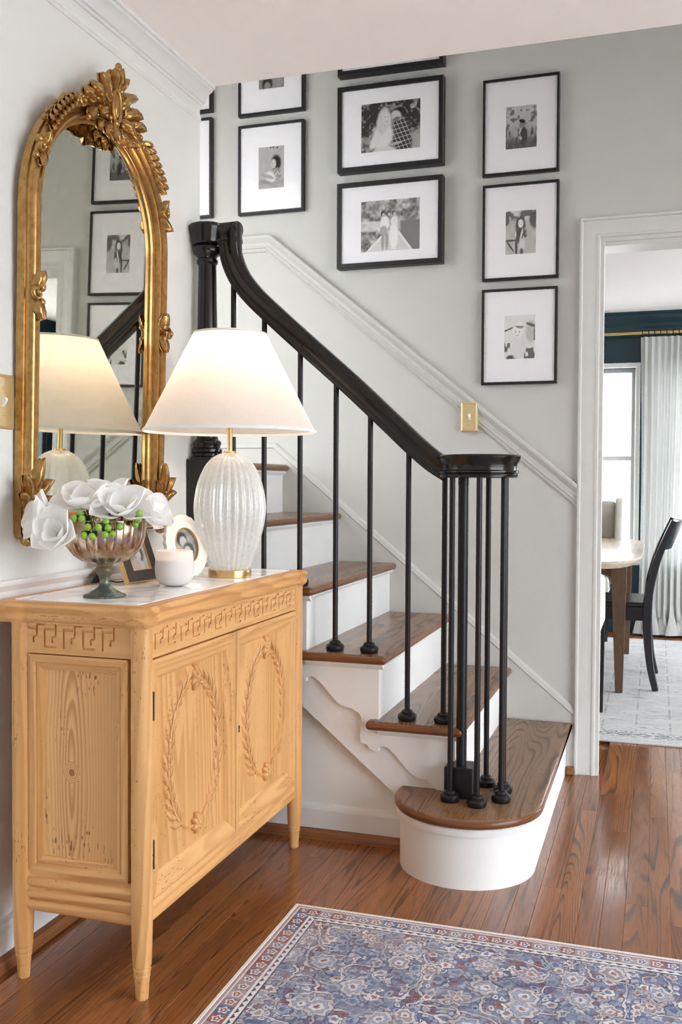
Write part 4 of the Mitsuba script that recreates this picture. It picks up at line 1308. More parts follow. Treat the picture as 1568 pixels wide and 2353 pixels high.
def frond(p, ang, L, W, curl, h0=0.026, H=0.012):
    """a fleshy carved leaf with a lifted, rolled-over tip"""
    nu, nv = 10, 7
    v = []
    for i in range(nu):
        t = i / (nu - 1)
        a = ang + curl * t * t
        c = np.array([math.cos(ang + curl * t * t * 0.5), math.sin(ang + curl * t * t * 0.5)]) * L * t
        e = np.array([-math.sin(a), math.cos(a)])
        w = W * max(0.0, 1 - abs(2 * t - 1) ** 3.2) ** 0.6 * (1 + 0.10 * math.cos(i * 3.14159))
        for j in range(nv):
            s = j / (nv - 1) * 2 - 1
            z = h0 + H * (1 - s * s) ** 0.5 * (0.5 + math.sin(math.pi * t)) + 0.016 * t * t - 0.5 * H * math.exp(-(s / 0.2) ** 2) * (1 - t)
            v.append((p[0] + c[0] + e[0] * s * w, p[1] + c[1] + e[1] * s * w, z))
    top = mk(v, grid_faces(nu, nv))
    vb = np.array(v)
    vb[:, 2] = np.minimum(vb[:, 2] - 0.006, h0 - 0.002 + (vb[:, 2] - h0) * 0.5)
    return cat(top, mk(vb, grid_faces(nu, nv)[:, ::-1]))


def orn(name, ms):
    add(MR, name, place(cat(*ms), *MF), 'gilt_wood', smooth=50)


TP = TS + HW                       # top of the arch
CT = TP - 0.028
ms = []
rc_ = np.random.default_rng(8)
for sgn in (-1, 1):
    ms += [scroll((sgn * 0.030, CT + 0.045), 0.022, 1.4, math.pi / 2, -sgn, 0.0085, 0.038, tail=(sgn * 0.012, CT - 0.030)),
           scroll((sgn * 0.064, CT + 0.030), 0.021, 1.3, math.pi / 2 + sgn * 0.3, -sgn, 0.0085, 0.034, tail=(sgn * 0.022, CT + 0.060)),
           scroll((sgn * 0.022, CT + 0.090), 0.014, 1.2, 0 if sgn > 0 else math.pi, sgn, 0.0075, 0.042, tail=(sgn * 0.026, CT + 0.030)),
           scroll((sgn * 0.100, CT + 0.010), 0.017, 1.2, math.pi / 2 + sgn * 0.5, -sgn, 0.0080, 0.032, tail=(sgn * 0.062, CT + 0.046)),
           scroll((sgn * 0.136, CT - 0.014), 0.014, 1.2, math.pi / 2 + sgn * 0.7, -sgn, 0.0070, 0.030, tail=(sgn * 0.096, CT + 0.020)),
           frond((sgn * 0.022, CT + 0.018), math.pi / 2 - sgn * 0.50, 0.088, 0.016, -sgn * 0.8, 0.036, 0.016),
           frond((sgn * 0.048, CT + 0.010), math.pi / 2 - sgn * 0.85, 0.080, 0.016, -sgn * 0.9, 0.033, 0.016),
           frond((sgn * 0.086, CT + 0.000), math.pi / 2 - sgn * 1.05, 0.066, 0.014, -sgn * 0.8, 0.030, 0.015),
           frond((sgn * 0.030, CT + 0.000), -sgn * 0.20 + (0 if sgn > 0 else math.pi), 0.060, 0.014, -sgn * 0.5, 0.034, 0.016),
           frond((sgn * 0.070, CT - 0.010), -sgn * 0.42 + (0 if sgn > 0 else math.pi), 0.062, 0.013, -sgn * 0.4, 0.030, 0.014),
           frond((sgn * 0.014, CT - 0.026), -sgn * 0.85 + (0 if sgn > 0 else math.pi), 0.052, 0.015, sgn * 0.6, 0.034, 0.014),
           frond((sgn * 0.048, CT - 0.030), -sgn * 0.75 + (0 if sgn > 0 else math.pi), 0.048, 0.012, sgn * 0.5, 0.032, 0.012)]
    for i in range(9):
        t = i / 8
        ms.append(ball((sgn * (0.030 + 0.145 * t) + rc_.uniform(-0.003, 0.003), CT + 0.052 - 0.082 * t ** 1.4 + rc_.uniform(-0.006, 0.006), 0.040 - 0.008 * t), rc_.uniform(0.005, 0.008), 1, (1, 1.3, 0.9)))
    for i in range(6):
        ms.append(ball((sgn * (0.020 + 0.020 * i), CT - 0.012 - 0.004 * i * i * 0.35 + rc_.uniform(-0.004, 0.004), 0.040), rc_.uniform(0.006, 0.009), 1))
a_ = np.linspace(0, 2 * math.pi, 21)
ms += [tube(np.column_stack([0.0 + 0.019 * np.sin(a_), CT + 0.022 + 0.042 * np.cos(a_), 0.047 + 0 * a_]), 0.0065, 7, caps=False), ball((0, CT + 0.022, 0.044), 0.017, 2, (0.8, 2.0, 0.6))]
for i, (aa, L_) in enumerate(((-0.30, 0.050), (0.0, 0.060), (0.30, 0.050))):
    ms.append(frond((0.010 * (i - 1), CT + 0.058), math.pi / 2 - aa, L_, 0.010, -aa, 0.044, 0.014))
ms += [ball((0, CT + 0.116, 0.050), 0.011, 1), ball((0.011, CT + 0.108, 0.048), 0.010, 1), ball((-0.011, CT + 0.106, 0.048), 0.010, 1), ball((0.004, CT + 0.127, 0.048), 0.009, 1),
       frond((0, CT - 0.02), -math.pi / 2, 0.050, 0.015, 0.2, 0.036, 0.014), frond((-0.013, CT - 0.025), -math.pi / 2 - 0.6, 0.042, 0.013, -0.4, 0.034), frond((0.013, CT - 0.025), -math.pi / 2 + 0.6, 0.042, 0.013, 0.4, 0.034), ball((0, CT - 0.022, 0.044), 0.012, 1)]
orn('crest', ms)


def rim(a, off=0.0):
    """a point and directions (along, outward) on the frame's arch; a is measured from the top"""
    r = HW - 0.018 + off
    return np.array([r * math.sin(a), TS + r * math.cos(a)]), np.array([math.cos(a), -math.sin(a)]), np.array([math.sin(a), math.cos(a)])


for sgn in (-1, 1):
    ms = []
    for i, a in enumerate(np.linspace(0.52, 0.90, 7)):
        p, al, ou = rim(sgn * a, 0.016)
        ms.append(ball((p[0], p[1], 0.024), 0.0125 - 0.0004 * i, 2, (1, 1, 1.0)))
        q = p + ou * (0.010 + 0.003 * (i % 2)) + al * sgn * 0.008
        ms.append(ball((q[0], q[1], 0.020), 0.0088, 1))
        q = p - ou * 0.010 + al * sgn * 0.006
        ms.append(ball((q[0], q[1], 0.032), 0.0080, 1))
        ms.append(frond(p - ou * 0.004, math.atan2(ou[1], ou[0]) - sgn * 0.7, 0.032, 0.010, -sgn * 0.5, 0.030, 0.010))
        ms.append(frond(p - ou * 0.010, math.atan2(al[1] * sgn, al[0] * sgn), 0.034, 0.009, sgn * 0.3, 0.030, 0.010))
    orn('leaf_garland', ms)
    ms = []
    p, al, ou = rim(sgn * 1.17, 0.004)
    d = math.atan2(al[1] * sgn, al[0] * sgn)
    ms += [scroll(p + ou * 0.012, 0.016, 1.1, d + math.pi, sgn, 0.0075, 0.028), frond(p - ou * 0.006, d, 0.052, 0.012, sgn * 0.5, 0.030, 0.010), frond(p, d + math.pi, 0.040, 0.011, -sgn * 0.6, 0.030, 0.010), ball((*(p + ou * 0.02 - al * sgn * 0.012), 0.030), 0.011, 1), ball((*(p + ou * 0.014 + al * sgn * 0.03), 0.030), 0.009, 1)]
    orn('shoulder_ornament', ms)
    ms = []
    s0, c0 = sgn * (HW - 0.026), 1.560
    ms += [frond((s0, c0), math.pi / 2, 0.058, 0.020, sgn * 0.3, 0.026, 0.012), frond((s0, c0), -math.pi / 2, 0.058, 0.019, -sgn * 0.3, 0.026, 0.012), scroll((s0 + sgn * 0.014, c0), 0.015, 1.1, math.pi / 2, -sgn, 0.007, 0.036),
           ball((s0 - sgn * 0.010, c0 + 0.018, 0.036), 0.010, 1), ball((s0 - sgn * 0.008, c0 - 0.016, 0.036), 0.010, 1), scroll((s0 - sgn * 0.004, c0 - 0.046), 0.011, 1.0, 0, sgn, 0.006, 0.032)]
    orn('side_ornament', ms)
    ms = []
    s0 = sgn * (HW - 0.022)
    ms += [frond((s0, 1.075), math.pi / 2, 0.105, 0.014, sgn * 0.25, 0.030, 0.014), frond((s0 - sgn * 0.012, 1.072), math.pi / 2 + sgn * 0.35, 0.070, 0.012, sgn * 0.6, 0.030, 0.012), frond((s0 + sgn * 0.012, 1.065), math.pi / 2 - sgn * 0.28, 0.085, 0.013, -sgn * 0.5, 0.028, 0.012), frond((s0 + sgn * 0.016, 1.06), math.pi / 2 - sgn * 0.62, 0.060, 0.012, -sgn * 0.7, 0.026, 0.012), frond((s0 - sgn * 0.018, 1.06), math.pi / 2 + sgn * 0.75, 0.050, 0.011, sgn * 0.7, 0.028, 0.011), scroll((s0 - sgn * 0.004, 1.090), 0.013, 1.2, 0, sgn, 0.006, 0.036),
           scroll((s0 + sgn * 0.008, 1.048), 0.024, 1.2, math.pi / 2, sgn, 0.010, 0.030), frond((s0, 1.035), -math.pi / 2, 0.060, 0.026, 0.15 * sgn, 0.028, 0.012), frond((s0 - sgn * 0.02, 1.03), math.pi / 2 + sgn * 1.5, 0.06, 0.015, -sgn * 0.3, 0.028, 0.010), ball((s0 + sgn * 0.012, 0.984, 0.022), 0.018, 1, (1, 0.8, 0.9))]
    orn('corner_ornament', ms)

# ------------------------------------------------------------------ the table lamp
LX, LYp = -1.145, 2.515
LP = thing('table_lamp', 'ribbed glass table lamp with a white cone shade, switched on', 'lamp')
add(LP, 'base', lathe([(0.0, 0.857), (0.0600, 0.857), (0.0612, 0.859), (0.0612, 0.876), (0.0600, 0.878), (0.0, 0.878)], 48, (LX, LYp)), 'brass', smooth=35)
GP = spline([(0.052, 0.878), (0.057, 0.884), (0.066, 0.908), (0.080, 0.945), (0.094, 0.990), (0.1015, 1.035), (0.101, 1.070), (0.093, 1.115), (0.081, 1.148), (0.067, 1.174), (0.048, 1.193), (0.026, 1.204), (0.012, 1.207)], 34)
NR = 28
add(LP, 'glass_body', lathe(GP, NR * 8, (LX, LYp), rib=lambda th, t: 1 - 0.075 * np.abs(np.cos(th * NR / 2)) ** 3 * np.sin(np.pi * np.clip(t * 0.9 + 0.08, 0, 1)) ** 0.3, close=False), 'seeded_glass', smooth=True, label='ribbed clear seeded glass body')
add(LP, 'neck', lathe([(0.0, 1.196), (0.010, 1.196), (0.012, 1.200), (0.017, 1.203), (0.018, 1.208), (0.016, 1.211), (0.0075, 1.212), (0.0075, 1.262), (0.0075, 1.36), (0.012, 1.362), (0.012, 1.395), (0.0, 1.396)], 24, (LX, LYp)), 'brass', smooth=35)
SZ0, SZ1, SR0, SR1 = 1.264, 1.540, 0.2420, 0.1020
sh = [(SR0, SZ0), (SR0 - 0.001, SZ0 + 0.006)] + [(SR0 + (SR1 - SR0) * t, SZ0 + (SZ1 - SZ0) * t) for t in np.linspace(0.05, 0.96, 8)] + [(SR1, SZ1)]
add(LP, 'shade', lathe(sh, 96, (LX, LYp), close=False), 'shade_linen', smooth=True, label='white linen cone shade')
for nm, r, z in (('shade_trim', SR0, SZ0 + 0.003), ('shade_trim', SR1, SZ1 - 0.003)):
    add(LP, nm, lathe([(r + 0.0006, z - 0.004), (r + 0.0012, z), (r + 0.0006 - 0.0, z + 0.004), (r - 0.0014, z + 0.004), (r - 0.0014, z - 0.004)], 72, (LX, LYp), close=False), 'upholstery_white', smooth=30)
spider = [bar((LX, LYp, SZ1 - 0.012), (LX + (SR1 - 0.001) * math.cos(a), LYp + (SR1 - 0.001) * math.sin(a), SZ1 - 0.006), 0.0016, 6) for a in (0.5, 2.6, 4.7)]
spider += [tube(spline([(LX, LYp + s * 0.008, 1.372), (LX, LYp + s * 0.045, 1.42), (LX, LYp + s * 0.040, 1.49), (LX, LYp, SZ1 - 0.010)], 20), 0.0016, 6) for s in (-1, 1)]
add(LP, 'harp', cat(*spider), 'brass', smooth=40)
kb = add(LP, 'bulb', lathe([(0.0, 1.396), (0.011, 1.397), (0.013, 1.41), (0.022, 1.432), (0.028, 1.452), (0.027, 1.468), (0.019, 1.482), (0.0, 1.487)], 24, (LX, LYp)), 'toggle_white', smooth=40,
         emitter={'type': 'area', 'radiance': rgb(62.0 * LAMP, 47.0 * LAMP, 34.0 * LAMP)})

# ------------------------------------------------------------------ things on the console
ZM = 0.8572                                                          # marble surface
R3, F3 = np.array([math.cos(YAW), math.sin(YAW), 0]), np.array([-math.sin(YAW), math.cos(YAW), 0])
BC = np.array([-1.210, 1.965])
bw = thing('pedestal_bowl', 'fluted tarnished silver bowl on a green bronze foot, filled with magnolias', 'bowl')
BP = [(0.014, 0.934), (0.030, 0.935), (0.052, 0.941), (0.072, 0.955), (0.086, 0.974), (0.093, 0.995), (0.0955, 1.015), (0.0965, 1.030), (0.0985, 1.034), (0.0965, 1.036), (0.0945, 1.030), (0.0935, 1.012), (0.089, 0.990), (0.070, 0.960), (0.040, 0.944), (0.0, 0.942)]
add(bw, 'bowl', lathe(BP, 192, BC, rib=lambda th, t: 1 - 0.085 * np.abs(np.cos(th * 7)) ** 6 * np.where(t < 0.56, np.sin(np.pi * np.clip(t / 0.60 * 0.9 + 0.05, 0, 1)) ** 0.5, 0.0)), 'old_silver', smooth=45)
add(bw, 'foot', lathe([(0.0, ZM), (0.0480, ZM), (0.0490, ZM + 0.003), (0.0475, ZM + 0.005), (0.038, ZM + 0.009), (0.025, ZM + 0.016), (0.016, ZM + 0.023), (0.0135, ZM + 0.026), (0.0145, ZM + 0.029), (0.0125, ZM + 0.031), (0.0110, ZM + 0.038), (0.0140, ZM + 0.048), (0.0205, ZM + 0.056), (0.0225, ZM + 0.062), (0.0205, ZM + 0.067), (0.0165, ZM + 0.071), (0.018, ZM + 0.074), (0.019, ZM + 0.077), (0.0, ZM + 0.077)], 40, BC), 'verdigris_bronze', smooth=40)
rg = np.random.default_rng(21)


def petal_mesh(L, W, a0, a1, cup, rg):
    """a cupped petal: from the root it leaves the axis (z) at a0 and comes back to a1 at the tip"""
    nu, nv = 18, 11
    v, pos = [], np.zeros(2)
    wav = rg.uniform(0, 6.28, 3)
    tt = 1 - (1 - np.linspace(0, 1, nu)) ** 1.7
    for i, t in enumerate(tt):
        a = a0 + (a1 - a0) * t + 1.1 * max(0.0, t - 0.78)
        if i:
            pos = pos + L * (t - tt[i - 1]) * np.array([math.sin(a), math.cos(a)])
        nrm = np.array([-math.cos(a), math.sin(a)])
        w = W * (0.26 + 0.74 * math.sin(math.pi / 2 * t / 0.62)) if t < 0.62 else W * max(0.0, 1 - ((t - 0.62) / 0.38) ** 2) ** 0.66
        for j in range(nv):
            s = j / (nv - 1) * 2 - 1
            s = math.sin(s * math.pi / 2)
            lift = cup * w * s * s + (0.0016 * math.sin(3 * s + 5 * t + wav[0]) + 0.0006 * math.sin(7 * s + wav[1])) * t
            q = pos + nrm * lift
            v.append((q[0], s * w * (1 - 0.16 * cup * s * s), q[1]))
    return mk(v, grid_faces(nu, nv))


def turn(axis_dir, spin):
    z = unit(axis_dir)
    x = unit(np.cross([0.3, 0.2, 1.0], z)) if abs(z[2]) < 0.95 else unit(np.cross([0, 1, 0], z))
    y = np.cross(z, x)
    c, s = math.cos(spin), math.sin(spin)
    return c * x + s * y, -s * x + c * y, z


def magnolia(dx, z, dep, axis, size, openness, label):
    t = thing('magnolia', label, 'flower', 'white magnolias in the silver bowl')
    o = np.array([BC[0], BC[1], z]) + R3 * dx + F3 * dep
    ax = R3 * axis[0] + F3 * axis[1] + np.array([0, 0, axis[2]])
    for n, (cnt, L, W, a0, a1, off) in enumerate(((3, 0.078, 0.038, 1.50, 0.86, 0.0), (3, 0.074, 0.035, 1.22, 0.56, 0.5), (3, 0.056, 0.024, 0.90, 0.34, 0.2))):
        for i in range(cnt):
            m = petal_mesh(L * size * rg.uniform(0.92, 1.08), W * size * rg.uniform(0.95, 1.08), a0 * openness, a1 * openness * rg.uniform(0.8, 1.2), 0.55, rg)
            e = turn(ax, 2 * math.pi * (i + off) / cnt + rg.uniform(-0.15, 0.15))
            add(t, 'petal', moved(m, basis(o, *e)), 'petal_white', smooth=True)
    e = turn(ax, 0)
    add(t, 'centre', moved(cat(ball((0, 0, 0.010), 0.0055, 1, (1, 1, 1.7)), *[bar((0, 0, 0.002), (0.008 * math.cos(a), 0.008 * math.sin(a), 0.013), 0.0011, 5) for a in np.linspace(0, 6.28, 11)[:-1]]), basis(o, *e)), 'berry_green', smooth=40)
    root = np.array([BC[0], BC[1], 0.985]) + R3 * dx * 0.25 + F3 * dep * 0.25
    zz = unit(ax)
    mid = (o + root) / 2 - zz * 0.02
    add(t, 'stem', tube(spline([root, mid, o - zz * 0.004, o + zz * 0.003], 14), 0.0026, 7), 'twig', smooth=40)


magnolia(0.052, 1.052, -0.045, (0.05, -0.60, 0.75), 1.02, 1.06, 'large open magnolia turned to the viewer at the right front of the silver bowl')
magnolia(-0.072, 1.000, -0.088, (-0.22, -0.72, 0.35), 1.02, 0.84, 'half-open magnolia drooping over the left front rim of the bowl')
magnolia(-0.036, 1.060, -0.020, (-0.12, -0.45, 0.85), 1.06, 0.96, 'magnolia standing in the middle of the bowl behind the drooping one')
magnolia(-0.116, 1.034, -0.030, (-0.85, -0.40, 0.30), 1.02, 0.92, 'magnolia reaching farthest left, in front of the mirror foot')
magnolia(0.096, 1.044, 0.005, (0.75, -0.30, 0.45), 0.92, 0.98, 'magnolia leaning out over the right rim of the bowl')
magnolia(-0.005, 1.076, 0.045, (0.05, -0.10, 1.0), 0.98, 0.92, 'magnolia at the back of the bowl against the mirror')


def leaf(dx, z, dep, ang, tilt, L, W, label):
    o = np.array([BC[0], BC[1], z]) + R3 * dx + F3 * dep
    nu, nv = 12, 5
    v = []
    for i in range(nu):
        t = i / (nu - 1)
        for j in range(nv):
            s = j / (nv - 1) * 2 - 1
            v.append((L * t, s * W * math.sin(math.pi * (0.04 + 0.94 * t)), -0.25 * L * t * t + 0.25 * W * s * s))
    d = unit(R3 * math.cos(ang) * math.cos(tilt) + F3 * math.sin(ang) * math.cos(tilt) + np.array([0, 0, math.sin(tilt)]))
    y = unit(np.cross([0, 0, 1], d))
    solo('leaf', moved(mk(v, grid_faces(nu, nv)), basis(o, d, y, np.cross(d, y))), 'leaf_green', label, 'leaf', smooth=True)


leaf(-0.025, 1.015, -0.070, 1.9, 0.95, 0.050, 0.013, 'dark green leaf standing up at the middle of the bowl rim')
leaf(-0.010, 1.022, -0.082, -0.35, -0.05, 0.055, 0.012, 'dark green leaf lying along the front rim between the magnolias')
leaf(-0.060, 1.018, -0.060, 2.9, 0.10, 0.050, 0.012, 'dark green leaf low at the left, under the drooping magnolia')


def sprig(spots, root, label):
    t = thing('berry_sprig', label, 'berries', 'green berry sprigs over the bowl rim')
    o = np.array([BC[0], BC[1], root[1]]) + R3 * root[0] + F3 * root[2]
    for dx, z, dep in spots:
        c = np.array([BC[0], BC[1], z]) + R3 * dx + F3 * dep
        d = unit(c - o)
        b = add(t, 'berry', ball(c, 0.0080, 3, (1, 1, 1.06)), 'berry_green', smooth=True)
        e = turn(-d, 0.3)
        ms = []
        for i in range(4):
            mq = petal_mesh(0.009, 0.0035, 1.5, 2.1, 0.3, rg)
            mq.apply_transform(trimesh.transformations.rotation_matrix(i * math.pi / 2, (0, 0, 1)))
            ms.append(mq)
        add(b, 'calyx', moved(cat(*ms), basis(c - d * 0.0082, *e)), 'leaf_green', smooth=True)
        add(t, 'stalk', tube(spline([o, (o + c) / 2 + np.array([0, 0, 0.006]), c - d * 0.007], 8), 0.0011, 5), 'twig', smooth=40)


sprig([(-0.020, 1.004, -0.104), (-0.002, 1.002, -0.106), (-0.012, 1.022, -0.102)], (-0.010, 1.050, -0.050), 'three green berries hanging over the middle of the front rim')
sprig([(0.026, 1.006, -0.103), (0.041, 1.007, -0.098), (0.032, 1.021, -0.101), (0.026, 1.035, -0.095)], (0.026, 1.052, -0.050), 'four green berries hanging below the large open magnolia')
sprig([(0.056, 1.023, -0.092), (0.012, 1.022, -0.106)], (0.042, 1.050, -0.050), 'two green berries lying along the rim under the large magnolia')
sprig([(0.086, 1.028, -0.072), (0.094, 1.040, -0.078), (0.098, 1.053, -0.086)], (0.076, 1.034, -0.030), 'three green berries standing one over another at the right rim')
sprig([(-0.028, 1.040, -0.092), (-0.046, 1.040, -0.088), (-0.034, 1.052, -0.080)], (-0.026, 1.040, -0.040), 'three green berries in the leaves beside the drooping magnolia')

# candle
CC = (-1.172, 2.235)
cd = thing('candle', 'lit candle in a rounded white glass, in front of the oval frame', 'candle')
gp = spline([(0.024, ZM + 0.002), (0.036, ZM + 0.006), (0.046, ZM + 0.020), (0.0500, ZM + 0.040), (0.0490, ZM + 0.064), (0.0460, ZM + 0.090)], 24)
outer = [(0.0, ZM + 0.0005), (0.022, ZM + 0.0008)] + [tuple(q) for q in gp]
inner = [(r - 0.0025, z + (0.003 if i < 3 else 0)) for i, (r, z) in enumerate(gp)][::-1]
add(cd, 'glass', lathe(outer + [(0.0448, ZM + 0.091)], 56, CC, close=False), 'candle_glass', smooth=40)
add(cd, 'wax', lathe([(0.0, ZM + 0.003), (0.020, ZM + 0.0035)] + [(r - 0.0012, z) for r, z in gp if z < ZM + 0.066 and r > 0.03] + [(0.0478, ZM + 0.067), (0.046, ZM + 0.0665), (0.012, ZM + 0.0655), (0.0, ZM + 0.0655)], 48, CC), 'wax', smooth=40)
add(cd, 'wick', bar((*CC, ZM + 0.065), (CC[0] + 0.001, CC[1], ZM + 0.074), 0.0009, 6), 'black_ribbon')
add(cd, 'flame', lathe([(0.0, ZM + 0.071), (0.0028, ZM + 0.074), (0.0038, ZM + 0.078), (0.0032, ZM + 0.083), (0.0016, ZM + 0.089), (0.0, ZM + 0.093)], 14, CC), 'wax', smooth=40, emitter={'type': 'area', 'radiance': rgb(25.0 * LAMP, 15.0 * LAMP, 6.0 * LAMP)})

# the dark standing frame
pf = thing('standing_photo_frame', 'dark standing photo frame with a gilt edge leaning behind the candle', 'picture frame')
e1, lean = unit((0.12, 0.99, 0)), math.radians(21)
nh = np.array([e1[1], -e1[0], 0])
e2 = np.array([0, 0, math.cos(lean)]) - nh * math.sin(lean)
nn = nh * math.cos(lean) + np.array([0, 0, math.sin(lean)])
FRM = (np.array([-1.286, 2.205, ZM + 0.0055]), e1, e2, nn)
w_, h_ = 0.140, 0.185
add(pf, 'frame', cat(*mitred((0, w_, 0, h_), [(0.0012, -0.014), (0.0012, 0.001), (0.003, 0.002), (0.030, 0.002), (0.031, 0.0), (0.031, -0.010)], FRM)), 'dark_leather')
add(pf, 'edge', cat(*mitred((0, w_, 0, h_), [(0, -0.0145), (0, 0.0005), (0.0012, 0.0005), (0.0012, -0.0145)], FRM)), 'brass', label='gilt outer edge')
add(pf, 'inner_edge', cat(*mitred((0.030, w_ - 0.030, 0.030, h_ - 0.030), [(0, -0.004), (0, 0.0028), (0.0022, 0.0028), (0.0022, -0.004)], FRM)), 'brass')
q = place(mk([(0.029, 0.029, -0.003), (w_ - 0.029, 0.029, -0.003), (w_ - 0.029, h_ - 0.029, -0.003), (0.029, h_ - 0.029, -0.003)], [(0, 1, 2), (0, 2, 3)]), *FRM)
add(pf, 'photograph', q, 'photo_print', uv=np.array([(7.002, 0), (7.998, 0), (7.998, 1), (7.002, 1)]))
add(pf, 'backing', place(box(0.002, w_ - 0.002, 0.002, h_ - 0.002, -0.016, -0.009), *FRM), 'black_ribbon')
top = FRM[0] + e1 * 0.05 + e2 * 0.125 - nn * 0.017
ft = np.array([-1.392, 2.222, ZM + 0.001])
sd = unit(np.cross(ft - top, e1))
add(pf, 'easel', place(box(-0.022, 0.022, 0, np.linalg.norm(ft - top) - 0.001, -0.002, 0.002), top, e1, unit(ft - top), sd), 'black_ribbon')
a_, b_ = FRM[0] + e1 * 0.03 + e2 * 0.012 - nn * 0.017, top + (ft - top) * 0.86
add(pf, 'ribbon', tube(spline([a_, (a_ + b_) / 2 - np.array([0, 0, 0.010]), b_], 12), 0.0016, 6), 'black_ribbon')

# the oval frame
of = thing('oval_photo_frame', 'ivory scalloped oval photo frame leaning beside the lamp', 'picture frame')
yw, lean = math.radians(-31), math.radians(19)
nh = np.array([math.cos(yw), math.sin(yw), 0])
e1 = np.array([-nh[1], nh[0], 0])
e2 = np.array([0, 0, math.cos(lean)]) - nh * math.sin(lean)
nn = nh * math.cos(lean) + np.array([0, 0, math.sin(lean)])
OF = (np.array([-1.205, 2.395, ZM + 0.004]) + e2 * 0.0915, e1, e2, nn)
th = np.linspace(0, 2 * math.pi, 160, endpoint=False)


def oval(rx, ry, sc=0.0, n=26):
    k = 1 + sc * np.abs(np.sin(n * th / 2)) - sc
    return np.column_stack([rx * np.cos(th) * k, ry * np.sin(th) * k])


rows = [(0.060, 0.084, 0.035, -0.010), (0.0665, 0.0905, 0.040, -0.004), (0.0675, 0.0915, 0.040, 0.002), (0.0645, 0.0885, 0.030, 0.008), (0.056, 0.078, 0.014, 0.006), (0.048, 0.067, 0.008, 0.009), (0.040, 0.057, 0.0, 0.010), (0.035, 0.050, 0.0, 0.008), (0.0335, 0.0485, 0.0, 0.002), (0.0335, 0.0485, 0.0, -0.010)]
v = np.vstack([np.column_stack([oval(a, b, s), np.full(160, z)]) for a, b, s, z in rows])
m = mk(v, grid_faces(len(rows), 160, wrap_u=True, wrap_v=True))
add(of, 'frame', fixed(place(m, *OF)), 'ivory_plaster', smooth=45)
rows = [(0.0352, 0.0502, 0, 0.0060), (0.0352, 0.0502, 0, 0.0105), (0.0335, 0.0485, 0, 0.0110), (0.0322, 0.0472, 0, 0.0080), (0.0322, 0.0472, 0, 0.0030)]
v = np.vstack([np.column_stack([oval(a, b, s), np.full(160, z)]) for a, b, s, z in rows])
add(of, 'rim', fixed(place(mk(v, grid_faces(len(rows), 160, wrap_u=True, wrap_v=True)), *OF)), 'brass', smooth=45)
o = oval(0.034, 0.049)
add(of, 'photograph', place(mk(np.column_stack([o, np.full(160, 0.0015)]), tri2d(o)), *OF), 'photo_print', uv=np.column_stack([7.5 + 0.49 * o[:, 0] / 0.034, 0.5 + 0.49 * o[:, 1] / 0.049]))
add(of, 'backing', place(extrude(oval(0.058, 0.082), 0.003), OF[0] - nn * 0.012, *OF[1:]), 'dark_leather')
top = OF[0] + e2 * 0.02 - nn * 0.013
ft = OF[0] - nh * 0.095
ft[2] = ZM + 0.001
add(of, 'easel', place(box(-0.014, 0.014, 0, np.linalg.norm(ft - top) - 0.001, -0.0015, 0.0015), top, e1, unit(ft - top), unit(np.cross(ft - top, e1))), 'dark_leather')

# ------------------------------------------------------------------ the rug of the hall
rug = thing('rug', 'worn blue and cream Persian pattern rug in front of the stair', 'rug')
m = box(RUG[0] + 0.004, RUG[1] - 0.004, RUG[2] + 0.004, RUG[3] - 0.004, 0.0005, 0.0072)
add(rug, 'pile', m, 'rug_print')
add(rug, 'binding', sweep([(RUG[0], RUG[2]), (RUG[1], RUG[2]), (RUG[1], RUG[3]), (RUG[0], RUG[3])], [(0.0, 0.0005), (0.0, 0.006), (0.003, 0.0085), (0.009, 0.0085), (0.0105, 0.006), (0.0105, 0.0005)], ((0, 0, 0), (1, 0, 0), (0, 1, 0), (0, 0, 1)), closed=True), 'rug_binding', label='cream stitched edge')

# ------------------------------------------------------------------ the dining room beyond the doorway
dr_ = thing('dining_rug', 'pale rug with grey tribal marks under the dining table', 'rug')
add(dr_, 'pile', box(-1.9, 1.3, 4.374, 7.35, 0.0005, 0.009, 0.002), 'dining_rug_print')

tb = thing('dining_table', 'dining table with a pale rounded top on tapered walnut legs', 'table')
ex = np.linspace(0, 2 * math.pi, 120, endpoint=False)
tcx, tcy, tw, tl = -0.62, 5.96, 0.555, 1.12
ring = np.column_stack([tcx + tw * np.sign(np.cos(ex)) * np.abs(np.cos(ex)) ** 0.36, tcy + tl * np.sign(np.sin(ex)) * np.abs(np.sin(ex)) ** 0.42])
keep = [i for i in range(len(ring)) if np.linalg.norm(ring[i] - ring[i - 1]) > 1e-3]
add(tb, 'top', loft(ring[keep], [(-0.030, 0.712), (-0.004, 0.732), (0, 0.738), (0, 0.747), (-0.003, 0.750)]), 'table_pale', smooth=30)
for sx in (-1, 1):
    for y in (5.40, 6.66):
        cx = tcx + sx * 0.435
        v = [(cx - 0.041, y - 0.041, 0.711), (cx + 0.041, y - 0.041, 0.711), (cx + 0.041, y + 0.041, 0.711), (cx - 0.041, y + 0.041, 0.711)]
        v += [(a * 1.0, b, 0.012) for a, b in ((cx - 0.002 - 0.016 + 0.006 * sx, y - 0.018), (cx + 0.022 + 0.004 * sx, y - 0.018), (cx + 0.022 + 0.004 * sx, y + 0.018), (cx - 0.018 + 0.006 * sx, y + 0.018))]
        add(tb, 'leg', trimesh.convex.convex_hull(np.array(v)), 'table_walnut')
for p in ((tcx - 0.40, tcx + 0.40, 5.385, 5.410), (tcx - 0.40, tcx + 0.40, 6.65, 6.675), (tcx - 0.447, tcx - 0.423, 5.43, 6.63), (tcx + 0.423, tcx + 0.447, 5.43, 6.63)):
    add(tb, 'apron', box(*p, 0.640, 0.711), 'table_walnut')

